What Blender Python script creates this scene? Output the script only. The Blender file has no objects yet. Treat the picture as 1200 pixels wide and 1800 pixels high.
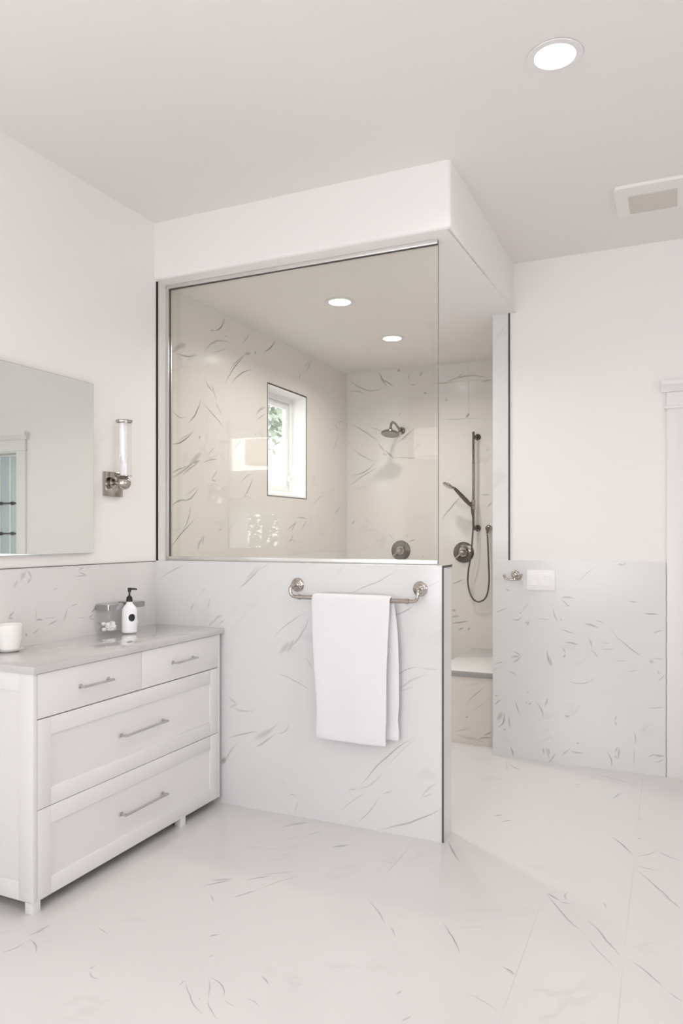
import bpy, bmesh, math, random
from mathutils import Vector, Matrix
random.seed(7)
S = bpy.context.scene
COL = S.collection
PI = math.pi

# ------------------------------------------------------------------ camera
cam = bpy.data.cameras.new('camera')
cam.sensor_fit = 'HORIZONTAL'
cam.sensor_width = 36.0
cam.lens = 36.0 * 1284.8 / 1200.0
cam.shift_y = (938.9 - 900.0) / 1200.0
cam.clip_start = 0.02
cam_o = bpy.data.objects.new('camera', cam)
COL.objects.link(cam_o)
cam_o.location = (2.5752, -3.2104, 1.40)
cam_o.rotation_euler = (PI / 2, 0, math.radians(24.395))
S.camera = cam_o

# ------------------------------------------------------------------ exposure, sky
vs = S.view_settings
vs.view_transform = 'Standard'
vs.look = 'None'
vs.gamma = 1.0
vs.use_curve_mapping = False
vs.exposure = -0.22
S.cycles.max_bounces = 14
S.cycles.diffuse_bounces = 8
S.cycles.glossy_bounces = 8
S.cycles.transparent_max_bounces = 24
S.cycles.sample_clamp_indirect = 6.0
S.cycles.use_denoising = True

SKY = 8.7
w = bpy.data.worlds.new('overcast_sky')
S.world = w
w.use_nodes = True
bg = w.node_tree.nodes['Background']
bg.inputs['Color'].default_value = (0.96, 0.955, 1.01, 1)
bg.inputs['Strength'].default_value = SKY


def portal(loc, rot, sx, sy):
    l = bpy.data.lights.new('daylight_portal', 'AREA')
    l.shape = 'RECTANGLE'
    l.size, l.size_y = sx, sy
    l.cycles.is_portal = True
    o = bpy.data.objects.new('daylight_portal', l)
    COL.objects.link(o)
    o.location = loc
    o.rotation_euler = rot
    return o


LAMP_MAIN, LAMP_SHOWER, LAMP_FILL = 9.0, 11.0, 6.0

# ------------------------------------------------------------------ helpers


def new_obj(name, bm, mats, parent=None, smooth=35, origin=None):
    me = bpy.data.meshes.new(name)
    bmesh.ops.recalc_face_normals(bm, faces=bm.faces[:])
    if parent is not None and origin is None:
        origin = world_loc(parent)
    origin = Vector(origin) if origin is not None else Vector((0, 0, 0))
    bmesh.ops.translate(bm, verts=bm.verts[:], vec=-origin)
    bm.to_mesh(me)
    bm.free()
    if not isinstance(mats, (list, tuple)):
        mats = [mats]
    for m in mats:
        me.materials.append(m)
    if smooth:
        me.shade_smooth()
        me.set_sharp_from_angle(angle=math.radians(smooth))
    o = bpy.data.objects.new(name, me)
    COL.objects.link(o)
    if parent is not None:
        o.parent = parent
        o.location = origin - world_loc(parent)
    else:
        o.location = origin
    return o


def world_loc(o):
    v = Vector((0, 0, 0))
    while o is not None:
        v += o.location
        o = o.parent
    return v


def thing(name, label, cat, loc, group=None):
    o = bpy.data.objects.new(name, None)
    o.empty_display_size = 0.05
    COL.objects.link(o)
    o.location = loc
    o['label'] = label
    o['category'] = cat
    if group:
        o['group'] = group
    return o


def tag(o, label, cat, group=None):
    o['label'] = label
    o['category'] = cat
    if group:
        o['group'] = group
    return o


def struct(name, bm, mats, parent=None, smooth=35):
    o = new_obj(name, bm, mats, parent, smooth)
    if parent is None:
        o['kind'] = 'structure'
    return o


def BM():
    return bmesh.new()


def box(bm, x0, x1, y0, y1, z0, z1, bev=0.0, seg=2, mi=0):
    vs_ = [bm.verts.new((x, y, z)) for x in (x0, x1) for y in (y0, y1) for z in (z0, z1)]
    idx = [(0, 1, 3, 2), (4, 6, 7, 5), (0, 4, 5, 1), (2, 3, 7, 6), (0, 2, 6, 4), (1, 5, 7, 3)]
    fs = [bm.faces.new([vs_[i] for i in f]) for f in idx]
    for f in fs:
        f.material_index = mi
    if bev > 0:
        es = list({e for f in fs for e in f.edges})
        r = bmesh.ops.bevel(bm, geom=es, offset=bev, segments=seg, profile=0.5, affect='EDGES')
        for f in r['faces']:
            f.material_index = mi
    return fs


def frame_mat(axis):
    z = Vector(axis).normalized()
    t = Vector((0, 0, 1)) if abs(z.z) < 0.9 else Vector((1, 0, 0))
    x = t.cross(z).normalized()
    y = z.cross(x)
    return x, y, z


def lathe(bm, prof, origin, axis=(0, 0, 1), seg=40, mi=0, close=False):
    """prof: list of (radius, height along axis)"""
    x, y, z = frame_mat(axis)
    o = Vector(origin)
    rings = []
    for r, h in prof:
        if r < 1e-6:
            rings.append([bm.verts.new(o + z * h)])
        else:
            rings.append([bm.verts.new(o + z * h + (x * math.cos(2 * PI * k / seg) + y * math.sin(2 * PI * k / seg)) * r) for k in range(seg)])
    if close:
        rings.append(rings[0])
    for a, b in zip(rings, rings[1:]):
        for k in range(seg):
            k2 = (k + 1) % seg
            if len(a) == 1 and len(b) == 1:
                continue
            if len(a) == 1:
                f = bm.faces.new((a[0], b[k], b[k2]))
            elif len(b) == 1:
                f = bm.faces.new((a[k], b[0], a[k2]))
            else:
                f = bm.faces.new((a[k], b[k], b[k2], a[k2]))
            f.material_index = mi


def smooth_path(pts, n=8):
    """Catmull-Rom through the points"""
    P = [Vector(p) for p in pts]
    P = [P[0] * 2 - P[1]] + P + [P[-1] * 2 - P[-2]]
    out = []
    for i in range(1, len(P) - 2):
        for k in range(n):
            t = k / n
            a, b, c, d = P[i - 1], P[i], P[i + 1], P[i + 2]
            out.append(0.5 * ((2 * b) + (c - a) * t + (2 * a - 5 * b + 4 * c - d) * t * t + (3 * b - a - 3 * c + d) * t ** 3))
    out.append(P[-2].copy())
    return out


def tube(bm, pts, r, seg=14, mi=0, caps=True):
    P = [Vector(p) for p in pts]
    rs = r if isinstance(r, (list, tuple)) else [r] * len(P)
    rings = []
    t0 = (P[1] - P[0]).normalized()
    x, y, z = frame_mat(t0)
    for i, p in enumerate(P):
        t = (P[min(i + 1, len(P) - 1)] - P[max(i - 1, 0)]).normalized()
        x = (x - t * x.dot(t)).normalized()
        y = t.cross(x)
        rings.append([bm.verts.new(p + (x * math.cos(2 * PI * k / seg) + y * math.sin(2 * PI * k / seg)) * rs[i]) for k in range(seg)])
    for a, b in zip(rings, rings[1:]):
        for k in range(seg):
            f = bm.faces.new((a[k], b[k], b[(k + 1) % seg], a[(k + 1) % seg]))
            f.material_index = mi
    if caps:
        bm.faces.new(rings[0][::-1]).material_index = mi
        bm.faces.new(rings[-1]).material_index = mi


def sphere(bm, c, r, sx=1, sy=1, sz=1, seg=28, mi=0):
    before = set(bm.faces)
    res = bmesh.ops.create_uvsphere(bm, u_segments=seg, v_segments=seg // 2, radius=r)
    for v in res['verts']:
        v.co = Vector((v.co.x * sx, v.co.y * sy, v.co.z * sz)) + Vector(c)
    for f in bm.faces:
        if f not in before:
            f.material_index = mi


def prism(bm, poly, axis, a0, a1, mi=0):
    """poly of 2D points extruded along axis 'x','y' or 'z'"""
    def mk(p, a):
        if axis == 'x':
            return (a, p[0], p[1])
        if axis == 'y':
            return (p[0], a, p[1])
        return (p[0], p[1], a)
    A = [bm.verts.new(mk(p, a0)) for p in poly]
    B = [bm.verts.new(mk(p, a1)) for p in poly]
    n = len(poly)
    fs = [bm.faces.new(A[::-1]), bm.faces.new(B)]
    for i in range(n):
        fs.append(bm.faces.new((A[i], A[(i + 1) % n], B[(i + 1) % n], B[i])))
    for f in fs:
        f.material_index = mi
    return fs


def round_rect(cx, cy, hx, hy, r, n=6):
    pts = []
    for sx, sy, a0 in ((1, 1, 0), (-1, 1, 90), (-1, -1, 180), (1, -1, 270)):
        for k in range(n + 1):
            a = math.radians(a0 + 90 * k / n)
            pts.append((cx + sx * (hx - r) + r * math.cos(a), cy + sy * (hy - r) + r * math.sin(a)))
    return pts


# ------------------------------------------------------------------ materials
def mat(name, col, rough=0.5, metal=0.0, spec=0.5, coat=0.0, bump=0.0, bump_scale=200.0, trans=0.0, ior=1.45, sub=0.0, var=0.0):
    m = bpy.data.materials.new(name)
    m.use_nodes = True
    nt = m.node_tree
    b = nt.nodes['Principled BSDF']
    b.inputs['Base Color'].default_value = (*col, 1)
    b.inputs['Roughness'].default_value = rough
    b.inputs['Metallic'].default_value = metal
    b.inputs['Specular IOR Level'].default_value = spec
    b.inputs['Coat Weight'].default_value = coat
    b.inputs['Transmission Weight'].default_value = trans
    b.inputs['IOR'].default_value = ior
    if sub:
        b.inputs['Subsurface Weight'].default_value = sub
        b.inputs['Subsurface Radius'].default_value = (0.02, 0.02, 0.02)
    tc = nt.nodes.new('ShaderNodeTexCoord')
    if var:
        n = nt.nodes.new('ShaderNodeTexNoise')
        n.inputs['Scale'].default_value = 3.0
        nt.links.new(tc.outputs['Object'], n.inputs['Vector'])
        r = nt.nodes.new('ShaderNodeMixRGB')
        r.inputs[1].default_value = (*col, 1)
        r.inputs[2].default_value = (*[c * (1 - var) for c in col], 1)
        nt.links.new(n.outputs['Fac'], r.inputs[0])
        nt.links.new(r.outputs[0], b.inputs['Base Color'])
    if bump:
        n = nt.nodes.new('ShaderNodeTexNoise')
        n.inputs['Scale'].default_value = bump_scale
        n.inputs['Detail'].default_value = 4
        nt.links.new(tc.outputs['Object'], n.inputs['Vector'])
        bp = nt.nodes.new('ShaderNodeBump')
        bp.inputs['Strength'].default_value = bump
        bp.inputs['Distance'].default_value = 0.002
        nt.links.new(n.outputs['Fac'], bp.inputs['Height'])
        nt.links.new(bp.outputs['Normal'], b.inputs['Normal'])
    return m


def emis(name, col, strength):
    m = bpy.data.materials.new(name)
    m.use_nodes = True
    nt = m.node_tree
    nt.nodes.remove(nt.nodes['Principled BSDF'])
    e = nt.nodes.new('ShaderNodeEmission')
    e.inputs['Color'].default_value = (*col, 1)
    e.inputs['Strength'].default_value = strength
    nt.links.new(e.outputs[0], nt.nodes['Material Output'].inputs[0])
    return m


def thin_glass(name, tint, refl=1.0, rough=0.0, ior=1.5):
    """clear architectural pane: tinted transparency plus a fresnel mirror"""
    m = bpy.data.materials.new(name)
    m.use_nodes = True
    nt = m.node_tree
    nt.nodes.remove(nt.nodes['Principled BSDF'])
    t = nt.nodes.new('ShaderNodeBsdfTransparent')
    t.inputs['Color'].default_value = (*tint, 1)
    g = nt.nodes.new('ShaderNodeBsdfGlossy')
    g.inputs['Roughness'].default_value = rough
    g.inputs['Color'].default_value = (1, 1, 1, 1)
    lw = nt.nodes.new('ShaderNodeLayerWeight')
    lw.inputs['Blend'].default_value = 0.5
    r0 = ((ior - 1) / (ior + 1)) ** 2

    def M(op, a_, b_):
        n = nt.nodes.new('ShaderNodeMath')
        n.operation = op
        for i, v in enumerate((a_, b_)):
            if isinstance(v, (int, float)):
                n.inputs[i].default_value = v
            else:
                nt.links.new(v, n.inputs[i])
        return n.outputs[0]
    fr = M('MULTIPLY', M('ADD', M('MULTIPLY', M('POWER', lw.outputs['Facing'], 5.0), 1 - r0), r0), refl)   # Schlick, same from both sides
    mx = nt.nodes.new('ShaderNodeMixShader')
    nt.links.new(fr, mx.inputs[0])
    nt.links.new(t.outputs[0], mx.inputs[1])
    nt.links.new(g.outputs[0], mx.inputs[2])
    nt.links.new(mx.outputs[0], nt.nodes['Material Output'].inputs[0])
    return m


# a single drawn vein of the stone: a bowed stroke that thins out towards both ends
VG = bpy.data.node_groups.new('vein_stroke', 'ShaderNodeTree')


def _build_vein_group():
    g = VG
    itf = g.interface
    for n in ('Vector', 'Along', 'Across'):
        itf.new_socket(n, in_out='INPUT', socket_type='NodeSocketVector')
    for n in ('Bow', 'Strength', 'Before'):
        itf.new_socket(n, in_out='INPUT', socket_type='NodeSocketFloat')
    itf.new_socket('Value', in_out='OUTPUT', socket_type='NodeSocketFloat')
    gi = g.nodes.new('NodeGroupInput')
    go = g.nodes.new('NodeGroupOutput')
    L = g.links.new

    def M(op, *args):
        n = g.nodes.new('ShaderNodeMath')
        n.operation = op
        for i, v in enumerate(args):
            if isinstance(v, (int, float)):
                n.inputs[i].default_value = v
            else:
                L(v, n.inputs[i])
        return n.outputs[0]

    def dot(a, b):
        n = g.nodes.new('ShaderNodeVectorMath')
        n.operation = 'DOT_PRODUCT'
        L(a, n.inputs[0])
        L(b, n.inputs[1])
        return n.outputs['Value']
    # the veins drawn before are passed along so that the strokes are evaluated one after another
    chain = g.nodes.new('ShaderNodeVectorMath')
    chain.operation = 'MULTIPLY_ADD'
    L(gi.outputs['Before'], chain.inputs[0])
    chain.inputs[1].default_value = (1e-9, 1e-9, 0.0)
    L(gi.outputs['Vector'], chain.inputs[2])
    t = dot(chain.outputs[0], gi.outputs['Along'])
    q = M('SUBTRACT', gi.outputs['Strength'], M('MULTIPLY', t, t))
    e_ = M('MULTIPLY_ADD', q, gi.outputs['Bow'], dot(chain.outputs[0], gi.outputs['Across']))
    val = M('SUBTRACT', q, M('MULTIPLY', e_, e_))
    L(M('MAXIMUM', val, gi.outputs['Before']), go.inputs['Value'])


_build_vein_group()


def add_stroke(nt, vec, acc, u, v, ang, ln, bow, wd, st):
    g = nt.nodes.new('ShaderNodeGroup')
    g.node_tree = VG
    nt.links.new(vec, g.inputs['Vector'])
    st = min(1.0, st * 1.2)
    r = math.sqrt(st)
    c, s_ = math.cos(ang), math.sin(ang)
    k = 2.0 * r / ln
    g.inputs['Along'].default_value = (c * k, s_ * k, -(u * c + v * s_) * k - r)
    k = r / (wd * 0.92)
    g.inputs['Across'].default_value = (-s_ * k, c * k, (u * s_ - v * c) * k)
    g.inputs['Bow'].default_value = -bow * r / (wd * 0.92) / st
    g.inputs['Strength'].default_value = st
    if acc is not None:
        nt.links.new(acc, g.inputs['Before'])
    return g.outputs[0]


def marble(name, plane, veins, joints=(), base=(0.80, 0.79, 0.775), vein=(0.32, 0.31, 0.30), rough=0.14, spec=0.5,
           flecks=0.35, fleck_scale=1.3, seed=0.0, fleck_dir=0.6, joint_col=(0.55, 0.54, 0.52)):
    """polished porcelain with sparse grey veins.  veins: (u, v, angle, length, bow, width, strength)"""
    m = bpy.data.materials.new(name)
    m.use_nodes = True
    nt = m.node_tree
    L = nt.links.new
    b = nt.nodes['Principled BSDF']
    b.inputs['Roughness'].default_value = rough
    b.inputs['Specular IOR Level'].default_value = spec
    N = nt.nodes.new

    def M(op, a, c=None, clamp=False):
        n = N('ShaderNodeMath')
        n.operation = op
        n.use_clamp = clamp
        for i, v in enumerate((a, c)):
            if v is None:
                continue
            if isinstance(v, (int, float)):
                n.inputs[i].default_value = v
            else:
                L(v, n.inputs[i])
        return n.outputs[0]
    tc = N('ShaderNodeTexCoord')
    sp = N('ShaderNodeSeparateXYZ')
    L(tc.outputs['Object'], sp.inputs[0])
    cb = N('ShaderNodeCombineXYZ')
    ax = {'x': (1, 2), 'y': (0, 2), 'z': (0, 1)}[plane]
    L(sp.outputs[ax[0]], cb.inputs[0])
    L(sp.outputs[ax[1]], cb.inputs[1])
    cb.inputs[2].default_value = 1.0
    uv = cb.outputs[0]
    # gentle wander of the strokes
    nz = N('ShaderNodeTexNoise')
    nz.noise_dimensions = '2D'
    nz.inputs['Scale'].default_value = 9.0
    nz.inputs['Detail'].default_value = 3.0
    L(uv, nz.inputs['Vector'])
    s1 = N('ShaderNodeVectorMath')
    s1.operation = 'SUBTRACT'
    L(nz.outputs['Color'], s1.inputs[0])
    s1.inputs[1].default_value = (0.5, 0.5, 0.5)
    s1b = N('ShaderNodeVectorMath')
    s1b.operation = 'MULTIPLY'
    L(s1.outputs[0], s1b.inputs[0])
    s1b.inputs[1].default_value = (1, 1, 0)
    s2 = N('ShaderNodeVectorMath')
    s2.operation = 'SCALE'
    L(s1b.outputs[0], s2.inputs[0])
    s2.inputs['Scale'].default_value = 0.014
    s3 = N('ShaderNodeVectorMath')
    s3.operation = 'ADD'
    L(uv, s3.inputs[0])
    L(s2.outputs[0], s3.inputs[1])
    wv = s3.outputs[0]
    acc = None
    for vn in veins:
        acc = add_stroke(nt, wv, acc, *vn)
    # faint wandering background veins
    mp = N('ShaderNodeMapping')
    mp.inputs['Rotation'].default_value = (0, 0, -fleck_dir)
    mp.inputs['Location'].default_value = (seed, seed * 1.7, 0)
    L(uv, mp.inputs['Vector'])
    mp2 = N('ShaderNodeMapping')
    mp2.inputs['Scale'].default_value = (0.45, 1.0, 1.0)
    L(mp.outputs[0], mp2.inputs['Vector'])
    n1 = N('ShaderNodeTexNoise')
    n1.noise_dimensions = '2D'
    n1.inputs['Scale'].default_value = fleck_scale * 2
    n1.inputs['Detail'].default_value = 5.0
    n1.inputs['Roughness'].default_value = 0.55
    L(mp2.outputs[0], n1.inputs['Vector'])
    ridge = M('SUBTRACT', 1.0, M('MULTIPLY', M('ABSOLUTE', M('SUBTRACT', n1.outputs['Fac'], 0.5)), 40.0), True)
    n2 = N('ShaderNodeTexNoise')
    n2.noise_dimensions = '2D'
    n2.inputs['Scale'].default_value = fleck_scale * 3
    L(mp.outputs[0], n2.inputs['Vector'])
    gate = M('MULTIPLY', M('SUBTRACT', n2.outputs['Fac'], 0.56), 7.0, True)
    fl = M('MULTIPLY', M('MULTIPLY', ridge, gate), flecks)
    acc = fl if acc is None else M('MAXIMUM', acc, fl)
    # broad soft clouding
    n3 = N('ShaderNodeTexNoise')
    n3.noise_dimensions = '2D'
    n3.inputs['Scale'].default_value = 2.2
    n3.inputs['Detail'].default_value = 3.0
    L(mp.outputs[0], n3.inputs['Vector'])
    cl = M('MULTIPLY', M('SUBTRACT', n3.outputs['Fac'], 0.5, True), 0.16)
    acc = M('ADD', acc, cl, True)
    mix = N('ShaderNodeMixRGB')
    mix.inputs[1].default_value = (*base, 1)
    mix.inputs[2].default_value = (*vein, 1)
    L(acc, mix.inputs[0])
    out = mix.outputs[0]
    if joints:
        js = None
        for (u, v, ang, ln, wd) in joints:
            js = add_stroke(nt, uv, js, u, v, ang, ln, 0.0, wd * 1.4, 0.65)
        mj = N('ShaderNodeMixRGB')
        L(js, mj.inputs[0])
        L(out, mj.inputs[1])
        mj.inputs[2].default_value = (*joint_col, 1)
        out = mj.outputs[0]
    L(out, b.inputs['Base Color'])
    return m


M_WALL = mat('white_wall_paint', (0.82, 0.795, 0.775), 0.6, bump=0.05, bump_scale=350)
M_CEIL = mat('white_ceiling_paint', (0.80, 0.77, 0.745), 0.75, bump=0.05, bump_scale=300)
M_TRIM = mat('white_trim_enamel', (0.77, 0.755, 0.745), 0.35)
M_CAB = mat('white_cabinet_lacquer', (0.735, 0.72, 0.71), 0.32)
M_COUNTER = mat('pale_grey_quartz', (0.55, 0.535, 0.525), 0.04, spec=0.7, coat=0.6)
M_SLAB = mat('white_quartz_slab', (0.72, 0.71, 0.70), 0.12, var=0.04)
M_SLABEDGE = mat('grey_slab_edge', (0.36, 0.355, 0.35), 0.3)
M_BLACK = mat('black_metal_profile', (0.018, 0.016, 0.014), 0.35, metal=0.4)
M_NICKEL = mat('polished_nickel', (0.50, 0.46, 0.425), 0.09, metal=1.0)
M_DNICKEL = mat('dark_polished_nickel', (0.21, 0.19, 0.17), 0.12, metal=1.0)
M_BRUSH = mat('brushed_nickel', (0.60, 0.585, 0.56), 0.26, metal=1.0)
M_CHROME = mat('polished_chrome', (0.42, 0.42, 0.42), 0.06, metal=1.0)
M_EDGE = mat('dark_grey_metal_edge', (0.075, 0.07, 0.065), 0.45, metal=0.3)
M_GEDGE = mat('polished_glass_edge', (0.16, 0.17, 0.15), 0.2)
M_UNDERSHADE = mat('raw_cabinet_underside', (0.20, 0.16, 0.12), 0.9)  # dark colour stands in for the shade below the vanity
M_SHEER = mat('white_sheer_curtain', (0.85, 0.85, 0.86), 0.9)
_nt = M_SHEER.node_tree
_tl = _nt.nodes.new('ShaderNodeBsdfTranslucent')
_tl.inputs['Color'].default_value = (0.85, 0.86, 0.87, 1)
_mx = _nt.nodes.new('ShaderNodeMixShader')
_mx.inputs[0].default_value = 0.6
_nt.links.new(_nt.nodes['Principled BSDF'].outputs[0], _mx.inputs[1])
_nt.links.new(_tl.outputs[0], _mx.inputs[2])
_nt.links.new(_mx.outputs[0], _nt.nodes['Material Output'].inputs[0])
M_BLOCKER = mat('pale_house_siding', (0.30, 0.315, 0.31), 0.9)  # for the added wall that blocks sky, kept dark to cut bounce
M_ALU = mat('satin_aluminium_channel', (0.74, 0.73, 0.71), 0.28, metal=0.85)
M_TOWEL = mat('white_terry_cotton', (0.79, 0.78, 0.785), 0.95, spec=0.1, bump=0.9, bump_scale=420)
M_PORC = mat('white_porcelain', (0.85, 0.83, 0.80), 0.18)
M_WAX = mat('white_wax', (0.86, 0.84, 0.79), 0.5)
M_BOTTLE = mat('white_plastic_bottle', (0.86, 0.86, 0.87), 0.3)
M_PUMP = mat('black_plastic', (0.012, 0.012, 0.013), 0.35)
M_COTTON = mat('white_cotton', (0.88, 0.86, 0.84), 0.95)
M_PLASTIC = mat('white_switch_plastic', (0.86, 0.85, 0.84), 0.3)
M_VINYL = mat('white_vinyl_frame', (0.86, 0.87, 0.86), 0.3)
M_MIRROR = mat('silvered_mirror', (0.83, 0.88, 0.865), 0.0, metal=1.0)
M_MEDGE = mat('mirror_glass_edge', (0.55, 0.58, 0.52), 0.1, metal=0.6)
M_LEAF = mat('green_leaves', (0.17, 0.21, 0.15), 0.6)
M_BARK = mat('brown_bark', (0.14, 0.10, 0.07), 0.9)
M_SHADE = emis('lit_cream_linen_shade', (1.0, 0.88, 0.75), 2.3)
M_SHOWERGLASS = thin_glass('clear_shower_glass', (0.965, 0.963, 0.942), 1.0)
M_PANE = thin_glass('window_pane_glass', (0.97, 0.98, 0.98), 0.6)
M_JARGLASS = thin_glass('clear_jar_glass', (0.994, 0.997, 0.996), 0.5)
M_SCONCEGLASS = thin_glass('clear_sconce_glass', (0.985, 0.985, 0.985), 0.8)
M_LED = emis('warm_white_led_lens', (1.0, 0.97, 0.94), 14.0)
M_BULB = mat('frosted_white_bulb', (0.90, 0.89, 0.90), 0.35)
M_FROST = mat('frosted_blue_grey_glass', (0.45, 0.52, 0.56), 0.25)

# VEINS-BEGIN
# stone veining: (u, v, angle, length, bow, width, strength) on each surface, metres
V_FLOOR = [(1.763, 0.414, 0.568, 0.052, 0.000, 0.0060, 0.80),
    (1.813, 0.346, 0.731, 0.070, 0.002, 0.0060, 0.70),
    (2.068, 1.047, 0.521, 0.049, 0.000, 0.0070, 0.60),
    (2.120, 1.274, -0.444, 0.313, 0.038, 0.0060, 0.45),
    (2.281, 0.893, 1.252, 0.133, 0.000, 0.0080, 0.45),
    (1.659, 1.268, -0.819, 0.141, 0.000, 0.0080, 0.50),
    (1.633, 1.349, -1.349, 0.275, 0.000, 0.0040, 0.40),
    (2.310, 0.395, -1.026, 0.217, 0.004, 0.0060, 0.80),
    (2.423, 0.209, 0.889, 0.141, -0.014, 0.0050, 0.50),
    (2.512, 0.319, -0.686, 0.132, -0.011, 0.0050, 0.60),
    (2.425, 0.423, -0.446, 0.021, 0.000, 0.0080, 0.60),
    (2.427, 0.121, -0.191, 0.099, -0.005, 0.0050, 0.50),
    (2.429, 0.079, -1.034, 0.333, 0.007, 0.0050, 0.70),
    (2.535, -0.112, -0.980, 0.116, 0.007, 0.0060, 0.50),
    (2.119, -0.276, -0.968, 0.319, -0.010, 0.0040, 0.75),
    (2.119, -0.276, -0.689, 0.086, 0.000, 0.0060, 0.70),
    (2.181, -0.337, 0.109, 0.041, 0.002, 0.0060, 0.55),
    (2.210, -0.319, 1.572, 0.085, 0.017, 0.0050, 0.50),
    (2.300, -0.538, -0.978, 0.202, -0.006, 0.0030, 0.50),
    (2.333, -0.263, -1.300, 0.054, 0.000, 0.0050, 0.40),
    (2.286, -0.409, -1.017, 0.265, 0.000, 0.0035, 0.80),
    (2.333, -0.493, -0.983, 0.158, 0.000, 0.0040, 0.50),
    (2.434, -0.627, -0.814, 0.182, 0.009, 0.0035, 0.75),
    (2.559, -0.760, -0.753, 0.059, 0.000, 0.0030, 0.60),
    (1.506, -0.615, -0.833, 0.203, 0.006, 0.0040, 0.60),
    (1.656, -0.759, -0.985, 0.078, 0.000, 0.0030, 0.60),
    (1.813, -0.652, -0.987, 0.214, 0.004, 0.0040, 0.85),
    (1.637, 0.041, -1.064, 0.241, -0.007, 0.0060, 0.75),
    (2.062, -0.840, -0.504, 0.067, 0.007, 0.0040, 0.75),
    (2.076, -0.842, -0.586, 0.050, 0.000, 0.0060, 0.40),
    (1.812, -1.119, 1.284, 0.029, 0.000, 0.0050, 0.50),
    (1.860, -1.228, 0.947, 0.045, 0.000, 0.0060, 0.40),
    (1.992, -1.017, -0.441, 0.139, 0.007, 0.0025, 0.40),
    (1.221, -0.224, 0.554, 0.023, 0.000, 0.0080, 0.50),
    (1.498, -0.413, 1.564, 0.332, 0.000, 0.0030, 0.40),
    (1.181, -1.354, 1.495, 0.033, 0.000, 0.0030, 0.50),
    (1.184, -1.321, -0.643, 0.196, -0.016, 0.0030, 0.60),
    (1.238, -1.275, -0.628, 0.127, 0.015, 0.0030, 0.70),
    (1.240, -1.279, -0.966, 0.122, 0.000, 0.0030, 0.40),
    (1.300, -1.369, -0.720, 0.106, -0.005, 0.0030, 0.50),
    (1.341, -1.350, -0.260, 0.063, -0.006, 0.0025, 0.40),
    (1.277, -1.384, 1.480, 0.008, 0.000, 0.0040, 0.50),
    (1.384, -1.206, -0.585, 0.060, 0.003, 0.0040, 0.70),
    (1.405, -1.325, -0.271, 0.056, 0.008, 0.0030, 0.50),
    (1.104, -1.090, 0.868, 0.051, 0.004, 0.0040, 0.60),
    (1.177, -1.188, 1.423, 0.014, 0.000, 0.0040, 0.40),
    (1.028, -0.820, 0.984, 0.115, 0.000, 0.0040, 0.70),
    (0.940, -0.835, -0.751, 0.060, 0.000, 0.0040, 0.50),
    (0.869, -1.406, 1.418, 0.028, 0.003, 0.0050, 0.40),
    (0.874, -1.407, -0.354, 0.070, -0.014, 0.0040, 0.50),
    (0.542, -1.355, -0.520, 0.116, 0.012, 0.0040, 0.60),
    (0.700, -1.193, -0.327, 0.089, 0.000, 0.0030, 0.45),
    (0.524, -1.454, 1.270, 0.087, -0.013, 0.0050, 0.45),
    (0.528, -1.351, 1.444, 0.109, -0.005, 0.0070, 0.50),
    (0.870, -0.795, 0.864, 0.131, 0.003, 0.0055, 0.75),
    (0.868, -0.735, 0.533, 0.095, -0.005, 0.0120, 0.45),
    (0.997, -0.681, 0.813, 0.120, 0.000, 0.0050, 0.65),
    (1.013, -0.635, 0.641, 0.196, 0.010, 0.0040, 0.40),
    (1.032, -0.823, 1.070, 0.116, 0.000, 0.0040, 0.75),
    (1.084, -0.734, 1.052, 0.221, 0.011, 0.0040, 0.45),
    (0.938, -0.832, -0.750, 0.069, 0.000, 0.0040, 0.45),
    (1.101, -1.088, 0.764, 0.045, 0.005, 0.0040, 0.60),
    (0.867, -0.167, 0.844, 0.176, 0.014, 0.0060, 0.65),
    (0.868, -0.111, 0.655, 0.128, 0.000, 0.0080, 0.40),
    (1.019, -0.203, 1.112, 0.111, 0.000, 0.0040, 0.50),
    (1.184, -0.258, 0.745, 0.095, 0.005, 0.0060, 0.75),
    (1.196, -0.247, 0.631, 0.049, 0.000, 0.0090, 0.40)]
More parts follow.
